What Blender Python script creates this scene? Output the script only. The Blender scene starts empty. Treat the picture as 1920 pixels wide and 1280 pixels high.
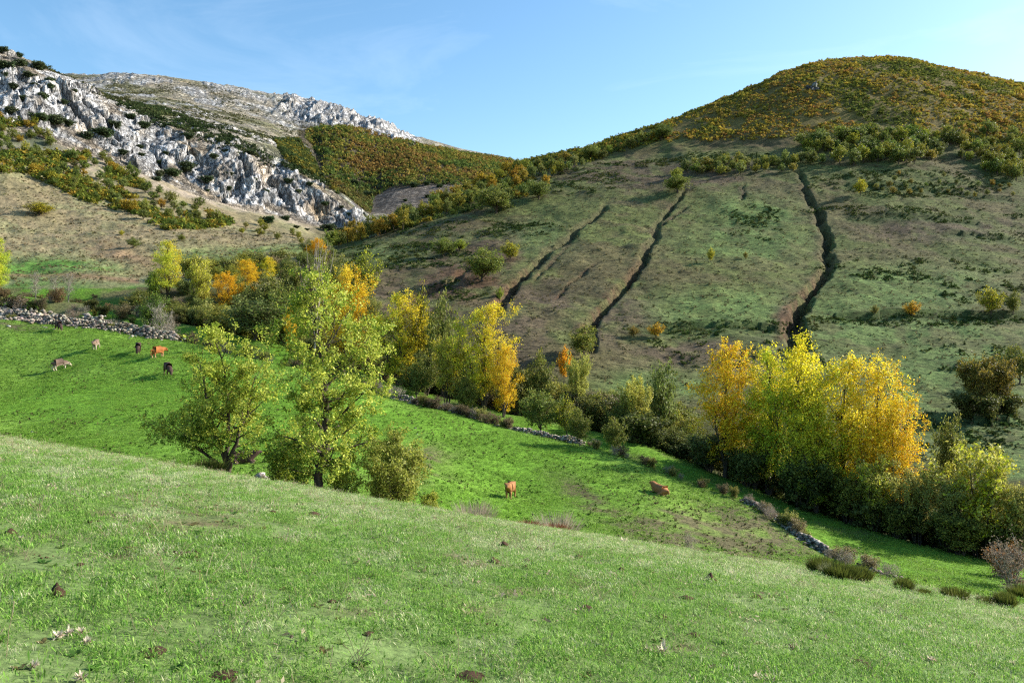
import bpy, bmesh, math, random
import numpy as np
from mathutils import Vector, Matrix

# ---------------------------------------------------------------- camera, sky, sun, exposure
scene = bpy.context.scene
COL = scene.collection
F_PX, CX, YH = 1493.0, 960.0, 620.0          # focal length (photo pixels), centre column, horizon row

cam_d = bpy.data.cameras.new('camera')
cam_d.sensor_width = 36.0
cam_d.lens = F_PX / 1920.0 * 36.0
cam_d.shift_y = (YH - 640.0) / 1920.0        # level camera, a touch of rise keeps verticals upright
cam_d.clip_start = 0.05
cam_d.clip_end = 6000.0
cam = bpy.data.objects.new('camera', cam_d)
cam.location = (0, 0, 0)
cam.rotation_euler = (math.radians(90), 0, 0)
COL.objects.link(cam)
scene.camera = cam

SUN_AZ, SUN_EL = math.radians(71.0), math.radians(28.0)   # azimuth clockwise from +Y (view direction)
SUN_DIR = Vector((math.sin(SUN_AZ) * math.cos(SUN_EL), math.cos(SUN_AZ) * math.cos(SUN_EL), math.sin(SUN_EL)))

world = bpy.data.worlds.new('World')
scene.world = world
world.use_nodes = True
wt = world.node_tree
for n in list(wt.nodes):
    wt.nodes.remove(n)
w_out = wt.nodes.new('ShaderNodeOutputWorld')
w_bg = wt.nodes.new('ShaderNodeBackground')
w_sky = wt.nodes.new('ShaderNodeTexSky')
w_sky.sky_type = 'NISHITA'
w_sky.sun_disc = False
w_sky.sun_elevation = SUN_EL
w_sky.sun_rotation = SUN_AZ
w_sky.altitude = 300.0
w_sky.air_density = 1.0
w_sky.dust_density = 0.9
w_sky.ozone_density = 1.0
w_bg.inputs['Strength'].default_value = 0.128
# thin cirrus veil, by sky direction
w_co = wt.nodes.new('ShaderNodeTexCoord')
w_map = wt.nodes.new('ShaderNodeMapping')
w_map.inputs['Scale'].default_value = (1.6, 1.2, 6.0)
w_map.inputs['Rotation'].default_value = (0.0, 0.5, 0.3)
w_map.inputs['Location'].default_value = (0.9, 0.35, 0.2)
w_n = wt.nodes.new('ShaderNodeTexNoise')
w_n.inputs['Scale'].default_value = 1.7
w_n.inputs['Detail'].default_value = 7.0
w_n.inputs['Roughness'].default_value = 0.62
w_n.inputs['Distortion'].default_value = 0.6
w_r = wt.nodes.new('ShaderNodeValToRGB')
w_r.color_ramp.elements[0].position = 0.55
w_r.color_ramp.elements[0].color = (0, 0, 0, 1)
w_r.color_ramp.elements[1].position = 0.80
w_r.color_ramp.elements[1].color = (0.09, 0.09, 0.09, 1)
w_mix = wt.nodes.new('ShaderNodeMixRGB')
w_mix.inputs['Color2'].default_value = (9.0, 9.4, 9.8, 1)
wt.links.new(w_co.outputs['Generated'], w_map.inputs['Vector'])
wt.links.new(w_map.outputs['Vector'], w_n.inputs['Vector'])
wt.links.new(w_n.outputs['Fac'], w_r.inputs['Fac'])
wt.links.new(w_r.outputs['Color'], w_mix.inputs['Fac'])
w_hs = wt.nodes.new('ShaderNodeHueSaturation')
w_hs.inputs['Saturation'].default_value = 1.22
w_hs.inputs['Hue'].default_value = 0.493
wt.links.new(w_sky.outputs['Color'], w_hs.inputs['Color'])
wt.links.new(w_hs.outputs['Color'], w_mix.inputs['Color1'])
wt.links.new(w_mix.outputs['Color'], w_bg.inputs['Color'])
wt.links.new(w_bg.outputs['Background'], w_out.inputs['Surface'])

sun_d = bpy.data.lights.new('sun', 'SUN')
sun_d.energy = 5.0
sun_d.angle = math.radians(0.53)
sun_d.color = (1.0, 0.945, 0.86)
sun = bpy.data.objects.new('sun', sun_d)
sun.rotation_euler = SUN_DIR.to_track_quat('Z', 'Y').to_euler()
sun.location = (200, 60, 150)
COL.objects.link(sun)

vs = scene.view_settings
scene.display_settings.display_device = 'sRGB'
vs.view_transform = 'Standard'
vs.look = 'None'
vs.exposure = 0.95
vs.gamma = 1.0
vs.use_curve_mapping = False
scene.render.engine = 'CYCLES'
scene.cycles.max_bounces = 5
scene.cycles.diffuse_bounces = 2
scene.cycles.glossy_bounces = 1
scene.cycles.transmission_bounces = 2
scene.cycles.transparent_max_bounces = 4
scene.cycles.caustics_reflective = False
scene.cycles.caustics_refractive = False
scene.cycles.use_denoising = False
scene.cycles.pixel_filter_type = 'BLACKMAN_HARRIS'
scene.cycles.filter_width = 1.25
scene.cycles.sample_clamp_indirect = 4.0

# ---------------------------------------------------------------- numpy helpers
def _hash(ix, iy, seed):
    h = (ix.astype(np.int64) * 374761393 + iy.astype(np.int64) * 668265263 + seed * 974711) & 0x7fffffff
    h = ((h ^ (h >> 13)) * 1274126177) & 0x7fffffff
    return ((h ^ (h >> 16)) & 0xffffff) / float(0xffffff)

def vnoise(x, y, seed=0):
    x = np.asarray(x, float); y = np.asarray(y, float)
    ix = np.floor(x); iy = np.floor(y)
    fx = x - ix; fy = y - iy
    fx = fx * fx * fx * (fx * (fx * 6 - 15) + 10); fy = fy * fy * fy * (fy * (fy * 6 - 15) + 10)
    a = _hash(ix, iy, seed); b = _hash(ix + 1, iy, seed); c = _hash(ix, iy + 1, seed); d = _hash(ix + 1, iy + 1, seed)
    return (a * (1 - fx) + b * fx) * (1 - fy) + (c * (1 - fx) + d * fx) * fy

def fbm(x, y, seed=0, octv=4, gain=0.5):
    s = 0.0; a = 1.0; t = 0.0
    for o in range(octv):
        s = s + a * vnoise(x * 2 ** o + 17.3 * o, y * 2 ** o - 9.1 * o, seed + o * 31)
        t += a; a *= gain
    return s / t

def ridged(x, y, seed=0, octv=4, gain=0.55):
    s = 0.0; a = 1.0; t = 0.0
    for o in range(octv):
        n = 1 - np.abs(2 * vnoise(x * 2 ** o + 5.7 * o, y * 2 ** o + 3.3 * o, seed + o * 57) - 1)
        s = s + a * n * n
        t += a; a *= gain
    return s / t

def sstep(x, a, b):
    t = np.clip((x - a) / (b - a), 0, 1)
    return t * t * (3 - 2 * t)

def lerp(a, b, t):
    return a + (b - a) * t

def lin(r, g, b, k=1.0):
    def f(u):
        u = u / 255.0
        return u / 12.92 if u <= 0.04045 else ((u + 0.055) / 1.055) ** 2.4
    return np.array([f(r) * k, f(g) * k, f(b) * k])

def pchip_slopes(x, y):
    h = np.diff(x); d = np.diff(y) / h
    m = np.zeros_like(y)
    for i in range(1, len(x) - 1):
        if d[i - 1] * d[i] > 0:
            w1 = 2 * h[i] + h[i - 1]; w2 = h[i] + 2 * h[i - 1]
            m[i] = (w1 + w2) / (w1 / d[i - 1] + w2 / d[i])
    m[0] = d[0]; m[-1] = d[-1]
    return m

def pchip_eval(x, y, q):
    m = pchip_slopes(x, y)
    i = np.clip(np.searchsorted(x, q) - 1, 0, len(x) - 2)
    h = x[i + 1] - x[i]; t = (q - x[i]) / h
    return ((1 + 2 * t) * (1 - t) ** 2 * y[i] + t * (1 - t) ** 2 * h * m[i]
            + t * t * (3 - 2 * t) * y[i + 1] + t * t * (t - 1) * h * m[i + 1])

def in_poly(px, py, poly):
    px = np.asarray(px, float); py = np.asarray(py, float)
    inside = np.zeros(px.shape, bool)
    n = len(poly)
    for i in range(n):
        x1, y1 = poly[i]; x2, y2 = poly[(i + 1) % n]
        if y1 == y2:
            continue
        c = ((y1 > py) != (y2 > py)) & (px < (x2 - x1) * (py - y1) / (y2 - y1) + x1)
        inside ^= c
    return inside

# ---------------------------------------------------------------- mesh / object helpers
def mesh_np(name, V, Q, C=None, smooth=False):
    """mesh from vertex array and quad (or tri) index array, optional per-vertex colour"""
    V = np.asarray(V, np.float32); Q = np.asarray(Q, np.int32)
    k = Q.shape[1]
    me = bpy.data.meshes.new(name)
    me.vertices.add(len(V)); me.vertices.foreach_set('co', V.ravel())
    me.loops.add(Q.size); me.loops.foreach_set('vertex_index', Q.ravel())
    me.polygons.add(len(Q))
    me.polygons.foreach_set('loop_start', np.arange(0, Q.size, k, dtype=np.int32))
    me.polygons.foreach_set('loop_total', np.full(len(Q), k, np.int32))
    if smooth:
        me.polygons.foreach_set('use_smooth', np.ones(len(Q), bool))
    if C is not None:
        at = me.color_attributes.new('Col', 'FLOAT_COLOR', 'POINT')
        c4 = np.ones((len(V), 4), np.float32); c4[:, :3] = C
        at.data.foreach_set('color', c4.ravel())
    me.update(calc_edges=True)
    me.validate()
    return me

def obj(name, me, mat=None, parent=None, color=None):
    o = bpy.data.objects.new(name, me)
    COL.objects.link(o)
    if mat is not None and me is not None and len(me.materials) == 0:
        me.materials.append(mat)
    if parent is not None:
        o.parent = parent
    if color is not None:
        o.color = (*color, 1)
    return o

def tag(o, label=None, cat=None, group=None, kind=None):
    if label: o['label'] = label
    if cat: o['category'] = cat
    if group: o['group'] = group
    if kind: o['kind'] = kind
    return o

def empty(name, loc, rz=0.0, sc=(1, 1, 1)):
    o = bpy.data.objects.new(name, None)
    o.empty_display_size = 0.3
    o.location = loc; o.rotation_euler = (0, 0, rz); o.scale = sc
    COL.objects.link(o)
    return o

# ---------------------------------------------------------------- materials
def new_mat(name):
    m = bpy.data.materials.new(name)
    m.use_nodes = True
    nt = m.node_tree
    for n in list(nt.nodes):
        nt.nodes.remove(n)
    out = nt.nodes.new('ShaderNodeOutputMaterial')
    return m, nt, out

def N(nt, t, **kw):
    n = nt.nodes.new(t)
    for k, v in kw.items():
        setattr(n, k, v)
    return n

def noise_node(nt, vec, scale, detail=4.0, rough=0.6, dist=0.0):
    n = N(nt, 'ShaderNodeTexNoise')
    n.inputs['Scale'].default_value = scale
    n.inputs['Detail'].default_value = detail
    n.inputs['Roughness'].default_value = rough
    n.inputs['Distortion'].default_value = dist
    if vec is not None:
        nt.links.new(vec, n.inputs['Vector'])
    return n

def ramp(nt, fac, stops):
    r = N(nt, 'ShaderNodeValToRGB')
    el = r.color_ramp.elements
    while len(el) < len(stops):
        el.new(0.5)
    for e, (p, c) in zip(el, stops):
        e.position = p
        e.color = (c, c, c, 1) if np.isscalar(c) else (*c, 1)
    nt.links.new(fac, r.inputs['Fac'])
    return r

def mul(nt, a, b, typ='MULTIPLY', fac=1.0):
    m = N(nt, 'ShaderNodeMixRGB', blend_type=typ)
    m.inputs['Fac'].default_value = fac
    nt.links.new(a, m.inputs['Color1'])
    if hasattr(b, 'is_output'):
        nt.links.new(b, m.inputs['Color2'])
    else:
        m.inputs['Color2'].default_value = (*b, 1)
    return m

def ground_mat(name, s1, s2, s3, lo=0.55, hi=1.45, bump=0.5, bdist=0.3, bscale=1.0, stretch=None, spk=None):
    """Col attribute x three scales of grain, with relief"""
    m, nt, out = new_mat(name)
    at = N(nt, 'ShaderNodeAttribute', attribute_name='Col')
    co = N(nt, 'ShaderNodeTexCoord')
    vec = co.outputs['Object']
    if stretch:
        mp = N(nt, 'ShaderNodeMapping')
        mp.inputs['Scale'].default_value = stretch
        nt.links.new(vec, mp.inputs['Vector']); vec = mp.outputs['Vector']
    col = at.outputs['Color']
    for s, a in ((s1, 0.35), (s2, 0.7), (s3, 1.0)):
        n = noise_node(nt, vec, s, 4.0, 0.65)
        r = ramp(nt, n.outputs['Fac'], [(0.32, lerp(1, lo, a)), (0.68, lerp(1, hi, a))])
        col = mul(nt, col, r.outputs['Color']).outputs['Color']
    if spk:
        n = noise_node(nt, vec, spk[0], 2.0, 0.5)
        r = ramp(nt, n.outputs['Fac'], [(spk[1], 1.0), (spk[1] + 0.08, spk[2])])  # dark specks: tufts together with their small shadows, painted into the colour
        col = mul(nt, col, r.outputs['Color']).outputs['Color']
    bs = N(nt, 'ShaderNodeBsdfPrincipled')
    bs.inputs['Roughness'].default_value = 0.95
    bs.inputs['Specular IOR Level'].default_value = 0.1
    nt.links.new(col, bs.inputs['Base Color'])
    bn = noise_node(nt, vec, bscale, 5.0, 0.7)
    b = N(nt, 'ShaderNodeBump')
    b.inputs['Strength'].default_value = bump
    b.inputs['Distance'].default_value = bdist
    nt.links.new(bn.outputs['Fac'], b.inputs['Height'])
    nt.links.new(b.outputs['Normal'], bs.inputs['Normal'])
    nt.links.new(bs.outputs['BSDF'], out.inputs['Surface'])
    return m

def leaf_mat(name, trans=0.4, spec=0.2):
    m, nt, out = new_mat(name)
    at = N(nt, 'ShaderNodeAttribute', attribute_name='Col')
    oi = N(nt, 'ShaderNodeObjectInfo')
    c = mul(nt, at.outputs['Color'], oi.outputs['Color'])
    d = N(nt, 'ShaderNodeBsdfPrincipled')
    d.inputs['Roughness'].default_value = 0.55
    d.inputs['Specular IOR Level'].default_value = spec
    t = N(nt, 'ShaderNodeBsdfTranslucent')
    nt.links.new(c.outputs['Color'], d.inputs['Base Color'])
    nt.links.new(c.outputs['Color'], t.inputs['Color'])
    mx = N(nt, 'ShaderNodeMixShader')
    mx.inputs['Fac'].default_value = trans
    nt.links.new(d.outputs['BSDF'], mx.inputs[1]); nt.links.new(t.outputs['BSDF'], mx.inputs[2])
    nt.links.new(mx.outputs['Shader'], out.inputs['Surface'])
    return m

def bark_mat(name, c1, c2):
    m, nt, out = new_mat(name)
    co = N(nt, 'ShaderNodeTexCoord')
    mp = N(nt, 'ShaderNodeMapping'); mp.inputs['Scale'].default_value = (1, 1, 0.25)
    nt.links.new(co.outputs['Object'], mp.inputs['Vector'])
    n = noise_node(nt, mp.outputs['Vector'], 9.0, 5.0, 0.7)
    r = ramp(nt, n.outputs['Fac'], [(0.35, c1), (0.65, c2)])
    bs = N(nt, 'ShaderNodeBsdfPrincipled')
    bs.inputs['Roughness'].default_value = 0.9
    bs.inputs['Specular IOR Level'].default_value = 0.15
    nt.links.new(r.outputs['Color'], bs.inputs['Base Color'])
    b = N(nt, 'ShaderNodeBump'); b.inputs['Strength'].default_value = 0.6; b.inputs['Distance'].default_value = 0.04
    nt.links.new(n.outputs['Fac'], b.inputs['Height']); nt.links.new(b.outputs['Normal'], bs.inputs['Normal'])
    nt.links.new(bs.outputs['BSDF'], out.inputs['Surface'])
    return m

def rock_mat(name, scale=0.25, bump=0.8, bdist=1.2, aniso=True):
    m, nt, out = new_mat(name)
    at = N(nt, 'ShaderNodeAttribute', attribute_name='Col')
    co = N(nt, 'ShaderNodeTexCoord')
    mp = N(nt, 'ShaderNodeMapping')
    if aniso:
        mp.inputs['Rotation'].default_value = (0, math.radians(-45), 0)
        mp.inputs['Scale'].default_value = (1.0, 0.8, 0.30)
    nt.links.new(co.outputs['Object'], mp.inputs['Vector'])
    n1 = noise_node(nt, mp.outputs['Vector'], scale, 9.0, 0.62, 0.3)
    n1.noise_type = 'RIDGED_MULTIFRACTAL'
    n1.inputs['Gain'].default_value = 2.0
    n2 = noise_node(nt, co.outputs['Object'], scale * 4, 6.0, 0.7)
    n3 = noise_node(nt, co.outputs['Object'], scale * 0.35, 4.0, 0.6)
    c = mul(nt, at.outputs['Color'], ramp(nt, n1.outputs['Fac'], [(0.03, 0.45), (0.18, 0.95), (0.6, 1.15)]).outputs['Color'])
    c = mul(nt, c.outputs['Color'], ramp(nt, n2.outputs['Fac'], [(0.34, 0.72), (0.60, 1.15)]).outputs['Color'])
    dst = noise_node(nt, mp.outputs['Vector'], scale * 2.2, 4.0, 0.6)
    mpx = N(nt, 'ShaderNodeVectorMath', operation='MULTIPLY_ADD'); mpx.inputs[1].default_value = (2.6 / max(scale * 4, 0.2),) * 3
    nt.links.new(dst.outputs['Color'], mpx.inputs[0]); nt.links.new(mp.outputs['Vector'], mpx.inputs[2])
    cracks = None
    for k_, lo_ in ((1.5, 0.30), (4.2, 0.55)):
        vo = N(nt, 'ShaderNodeTexVoronoi', feature='DISTANCE_TO_EDGE'); vo.inputs['Scale'].default_value = scale * k_
        nt.links.new(mpx.outputs['Vector'], vo.inputs['Vector'])
        rc_ = ramp(nt, vo.outputs['Distance'], [(0.0, lo_), (0.035, lo_ + 0.25), (0.085, 1.0)])
        c = mul(nt, c.outputs['Color'], rc_.outputs['Color'])
        cracks = rc_ if cracks is None else mul(nt, cracks.outputs['Color'], rc_.outputs['Color'])
    c = mul(nt, c.outputs['Color'], ramp(nt, n3.outputs['Fac'], [(0.38, (0.80, 0.82, 0.86)), (0.55, (1, 1, 1)), (0.70, (1.05, 0.96, 0.84))]).outputs['Color'])
    bs = N(nt, 'ShaderNodeBsdfPrincipled')
    bs.inputs['Roughness'].default_value = 0.92
    bs.inputs['Specular IOR Level'].default_value = 0.15
    nt.links.new(c.outputs['Color'], bs.inputs['Base Color'])
    mxh = mul(nt, n1.outputs['Fac'], n2.outputs['Fac'], 'ADD', 0.5)
    mxh = mul(nt, mxh.outputs['Color'], cracks.outputs['Color'], 'ADD', 0.8)
    b = N(nt, 'ShaderNodeBump'); b.inputs['Strength'].default_value = bump; b.inputs['Distance'].default_value = bdist
    nt.links.new(mxh.outputs['Color'], b.inputs['Height']); nt.links.new(b.outputs['Normal'], bs.inputs['Normal'])
    nt.links.new(bs.outputs['BSDF'], out.inputs['Surface'])
    return m

M_FORE = ground_mat('meadow_soil_grass', 0.5, 2.2, 14.0, 0.6, 1.35, 0.5, 0.05, 9.0)
M_PAST = ground_mat('pasture_grass', 0.12, 0.8, 3.5, 0.62, 1.32, 0.9, 0.4, 2.2, (0.7, 1.1, 1.1), (2.3, 0.60, 0.45))
M_HILL = ground_mat('dry_hill_grass', 0.06, 0.35, 1.6, 0.55, 1.45, 1.0, 0.9, 0.9, (0.5, 1.0, 1.6), (1.0, 0.60, 0.45))
M_SLOPE = ground_mat('brown_slope_grass', 0.05, 0.3, 1.3, 0.6, 1.35, 0.7, 0.6, 0.6)
M_ROCK = rock_mat('limestone', 0.22, 1.0, 1.5)
M_FAR = ground_mat('far_mountain_ground', 0.02, 0.09, 0.4, 0.6, 1.35, 0.8, 2.5, 0.16)
M_STONE = rock_mat('wall_stone', 1.6, 0.5, 0.08, False)
M_LEAF = leaf_mat('leaf', 0.42)
M_SCRUB = leaf_mat('scrub_leaf', 0.28, 0.0)
M_GRASS = leaf_mat('grass_blade', 0.45)
M_BARK = bark_mat('bark_dark', (0.035, 0.026, 0.02), (0.12, 0.095, 0.07))
M_BARKP = bark_mat('bark_pale', (0.16, 0.14, 0.11), (0.42, 0.38, 0.31))

# ---------------------------------------------------------------- terrain: a height field over the valley
# Each table is one contour of the land, as sight line (column, row) and depth in metres.
def tab(d):
    xs = np.array(sorted(d)); return xs.astype(float), np.array([d[x][0] for x in xs], float), np.array([d[x][1] for x in xs], float)

T_A1 = {-420: (790, 75), 0: (825, 72), 250: (865, 60), 500: (905, 50), 750: (950, 48), 960: (1010, 50), 1237: (1055, 50), 1500: (1085, 50), 1700: (1118, 46), 1920: (1150, 46), 2340: (1220, 46)}
T_A2 = {-420: (690, 105), 0: (700, 108), 250: (730, 95), 500: (770, 84), 750: (850, 74), 960: (935, 70), 1237: (930, 75), 1500: (1035, 62), 1700: (1103, 51), 1920: (1132, 52), 2340: (1190, 52)}
T_A3 = {-420: (590, 135), 0: (600, 132), 150: (612, 130), 260: (628, 126), 340: (642, 122), 420: (660, 118), 560: (692, 112), 690: (733, 105), 850: (777, 100), 1000: (817, 95), 1100: (838, 91), 1180: (860, 88), 1300: (907, 82), 1400: (944, 76), 1500: (1012, 67), 1560: (1048, 63), 1650: (1078, 58), 1750: (1098, 56), 1920: (1118, 58), 2340: (1170, 58)}
T_T = {-420: (545, 160), 0: (550, 158), 150: (570, 152), 260: (590, 148), 420: (622, 138), 560: (655, 132), 690: (703, 124), 800: (742, 119), 960: (777, 112), 1080: (802, 108), 1200: (832, 102), 1300: (872, 97), 1380: (905, 93), 1480: (948, 89), 1600: (987, 85), 1700: (1014, 82), 1800: (1040, 79), 1920: (1068, 76), 2340: (1150, 72)}
T_K1 = {-420: (545, 178), 0: (540, 176), 150: (542, 172), 300: (538, 176), 450: (543, 176), 560: (545, 178), 620: (548, 180), 700: (575, 170), 800: (640, 150), 960: (700, 134), 1100: (737, 127), 1300: (790, 119), 1500: (830, 112), 1700: (870, 106), 1920: (900, 100), 2340: (940, 96)}
T_K2 = {-420: (500, 198), 0: (505, 195), 300: (500, 205), 450: (495, 215), 560: (490, 222), 620: (500, 215), 700: (515, 200), 800: (560, 178), 960: (600, 160), 1100: (640, 150), 1300: (690, 142), 1500: (700, 138), 1700: (740, 135), 1920: (760, 130), 2340: (790, 126)}
T_K3 = {-420: (440, 225), 0: (450, 222), 300: (455, 238), 450: (458, 248), 560: (462, 255), 620: (480, 238), 700: (472, 230), 800: (485, 214), 960: (490, 207), 1100: (540, 185), 1300: (590, 172), 1500: (600, 170), 1700: (600, 172), 1920: (600, 175), 2340: (610, 175)}
T_K4 = {-420: (370, 255), 0: (380, 252), 300: (415, 270), 450: (435, 280), 560: (447, 285), 620: (470, 255), 700: (449, 254), 800: (432, 248), 960: (392, 270), 1100: (400, 250), 1300: (440, 230), 1500: (450, 228), 1700: (450, 230), 1920: (450, 235), 2340: (460, 235)}
T_K5 = {-420: (300, 285), 0: (310, 282), 300: (380, 302), 450: (412, 312), 560: (432, 318), 620: (466, 266), 700: (442, 270), 800: (412, 282), 960: (338, 325), 1100: (318, 322), 1300: (310, 312), 1500: (310, 300), 1700: (300, 300), 1920: (310, 300), 2340: (330, 300)}
T_K6 = {-420: (255, 305), 0: (265, 305), 300: (355, 322), 450: (400, 335), 560: (425, 340), 620: (464, 278), 700: (438, 287), 800: (402, 312), 870: (366, 335), 960: (314, 362), 1000: (303, 370), 1100: (284, 385), 1200: (253, 398), 1300: (216, 410), 1400: (180, 422), 1460: (150, 430), 1530: (129, 436), 1600: (121, 440), 1700: (124, 442), 1800: (144, 440), 1920: (172, 430), 2340: (300, 420)}
T_K7 = {-420: (200, 330), 0: (228, 322), 100: (258, 328), 200: (300, 335), 300: (338, 345), 400: (375, 355), 500: (398, 368), 600: (425, 378), 680: (428, 385), 750: (440, 392), 850: (432, 405), 960: (420, 440), 1100: (420, 480), 1500: (420, 520), 2340: (420, 520)}
T_K8 = {-420: (10, 395), 0: (99, 395), 60: (116, 396), 130: (152, 398), 200: (189, 400), 300: (230, 402), 400: (260, 405), 500: (297, 408), 560: (324, 410), 620: (354, 412), 660: (387, 414), 690: (412, 416), 750: (415, 430), 850: (402, 455), 960: (400, 500), 1100: (400, 560), 2340: (400, 620)}
T_K9 = {-420: (60, 560), 0: (140, 560), 150: (190, 560), 300: (205, 560), 420: (228, 560), 500: (250, 560), 580: (300, 545), 620: (345, 530), 690: (385, 520), 750: (352, 545), 850: (337, 580), 960: (345, 600), 1100: (360, 640), 2340: (400, 680)}
T_K10 = {-420: (140, 690), 0: (160, 690), 150: (166, 690), 300: (178, 690), 420: (200, 690), 500: (222, 690), 560: (240, 690), 640: (238, 690), 700: (262, 690), 780: (274, 690), 850: (294, 690), 960: (316, 690), 1100: (350, 700), 2340: (400, 740)}
T_K11 = {-420: (150, 850), 0: (155, 850), 150: (153, 850), 230: (149, 850), 330: (156, 850), 420: (167, 850), 500: (182, 850), 560: (193, 850), 640: (214, 850), 700: (234, 850), 780: (266, 850), 850: (286, 850), 960: (308, 850), 1100: (345, 850), 2340: (400, 850)}

PXC = np.concatenate([np.arange(-420, -60, 9.0), np.arange(-60, 720, 2.2), np.arange(720, 1980, 3.5), np.arange(1980, 2341, 9.0)])
YR = np.concatenate([34 * (150 / 34.0) ** np.linspace(0, 1, 125), np.linspace(150, 318, 150)[1:], np.linspace(318, 422, 165)[1:], 422 * (1050 / 422.0) ** np.linspace(0, 1, 85)[1:]])
NC, NR = len(PXC), len(YR)

def smooth1(px, v, sig):
    k = np.exp(-0.5 * ((np.arange(-60, 61)) / max(sig / 4.0, 0.5)) ** 2); k /= k.sum()
    g = np.arange(-420 - 240, 2340 + 241, 4.0)
    vv = np.interp(g, px, v)
    vv = np.convolve(np.pad(vv, 60, mode='edge'), k, mode='valid')
    return np.interp(PXC, g, vv)

def curve(T, sig=14):
    xs, ys, Ys = tab(T)
    return smooth1(xs, ys, sig), smooth1(xs, Ys, sig * 1.6)

CUR = {}
for nm, T, sg in (('A1', T_A1, 40), ('A2', T_A2, 40), ('A3', T_A3, 14), ('T', T_T, 20), ('K1', T_K1, 20), ('K2', T_K2, 20), ('K3', T_K3, 20), ('K4', T_K4, 20), ('K5', T_K5, 14), ('K6', T_K6, 9), ('K7', T_K7, 14), ('K8', T_K8, 7), ('K9', T_K9, 14), ('K10', T_K10, 12), ('K11', T_K11, 9)):
    CUR[nm] = curve(T, sg)

def zof(nm):
    y, Y = CUR[nm]
    return (YH - y) / F_PX * Y

edge_y = 815 + 0.164 * PXC
KY, KZ = [], []
KY.append(np.full(NC, 34.0)); KZ.append((YH - edge_y - 70) / F_PX * 34.0)
for nm in ('A1', 'A2', 'A3'):
    KY.append(CUR[nm][1]); KZ.append(zof(nm))
KY.append(CUR['A3'][1] + 6); KZ.append(zof('A3') - 1.2)
KY.append(CUR['T'][1]); KZ.append(zof('T'))
KY.append(CUR['T'][1] + 7); KZ.append(zof('T') - 1.3)
for nm in ('K1', 'K2', 'K3', 'K4', 'K5', 'K6', 'K7', 'K8', 'K9', 'K10', 'K11'):
    KY.append(CUR[nm][1]); KZ.append(zof(nm))
KY.append(np.full(NC, 1060.0)); KZ.append(zof('K11') - 60)
KY = np.array(KY); KZ = np.array(KZ)
for i in range(1, len(KY)):
    KY[i] = np.maximum(KY[i], KY[i - 1] + 1.5)

Z0 = np.zeros((NC, NR))
for c in range(NC):
    Z0[c] = pchip_eval(KY[:, c], KZ[:, c], YR)
PXG, YG = np.meshgrid(PXC, YR, indexing='ij')
XG = (PXG - CX) / F_PX * YG
PYG = YH - F_PX * Z0 / YG                       # sight-line row of the smooth land

def kcol(nm):
    return CUR[nm][1][:, None]

# regions
S_PAST, S_MEAD, S_RIGHT, S_LEFT, S_ROCK, S_FAR = range(6)
A3Y = kcol('A3'); TY = kcol('T'); K1Y = kcol('K1'); K6Y = kcol('K6'); K7Y = kcol('K7'); K8Y = kcol('K8')
REG = np.full((NC, NR), S_FAR)
REG[YG < K8Y] = S_ROCK
REG[YG < K7Y - 4] = S_LEFT
right = (PXG > 606) & (YG < np.where(PXG > 960, 2000, K6Y + 8))
REG[right] = S_RIGHT
REG[(PXG > 720) & (PXG <= 960) & (YG >= K6Y + 8)] = S_FAR
REG[YG < K1Y] = S_MEAD
REG[YG < A3Y + 2] = S_PAST

# relief
DZ = np.zeros_like(Z0)
big = fbm(XG / 26, YG / 26, 3, 3) - 0.5
mid = fbm(XG / 7, YG / 7, 7, 3) - 0.5
fine = fbm(XG / 2.2, YG / 2.2, 11, 2) - 0.5
isr = (REG == S_RIGHT); isl = (REG == S_LEFT)
amp = sstep(YG, 40, 120)
DZ += np.where(REG == S_PAST, 0.5 * mid * amp + 0.16 * fine, 0)
DZ += np.where(REG == S_MEAD, 0.5 * mid + 0.22 * fine, 0)
edge_fade = sstep(K6Y - YG, 0, 60)
DZ += np.where(isr, (3.0 * big * edge_fade + 1.3 * mid + 0.5 * fine) * sstep(YG - K1Y, 0, 25), 0)
DZ += np.where(isl, (4.0 * big + 1.6 * mid + 0.5 * fine) * sstep(YG - K1Y, 0, 25), 0)
DZ += np.where(REG == S_FAR, 5.0 * (fbm(XG / 60, YG / 60, 5, 4) - 0.5) * sstep(YG - K8Y, 0, 40), 0)

# gullies washed into the right-hand hill (column as a function of row)
GUL = [([(1500, 318), (1507, 360), (1530, 395), (1545, 430), (1549, 470), (1556, 490), (1546, 515), (1522, 545), (1500, 570), (1487, 600), (1500, 655)], 7, 27, 1.8, 6.0),
       ([(1284, 355), (1270, 375), (1246, 395), (1230, 430), (1218, 460), (1205, 500), (1180, 530), (1150, 565), (1118, 590), (1104, 615), (1112, 655)], 8, 18, 1.6, 3.4),
       ([(1142, 372), (1110, 410), (1070, 440), (1032, 470), (1010, 495), (970, 525), (942, 560), (925, 595)], 8, 18, 1.1, 3.2),
       ([(905, 475), (862, 515), (805, 550), (752, 578)], 7, 15, 0.9, 1.9),
       ([(1130, 488), (1085, 525), (1040, 562)], 5, 6, 0.4, 0.8),
       ([(1300, 378), (1262, 400), (1236, 428)], 5, 5, 0.8, 1.6),
       ([(1388, 345), (1393, 362), (1391, 380)], 5, 6, 0.6, 1.2),
       ([(1080, 420), (1060, 470), (1000, 530)], 5, 6, 0.2, 0.5)]
GD = np.zeros_like(Z0); GBANK = np.zeros_like(Z0)
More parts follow.
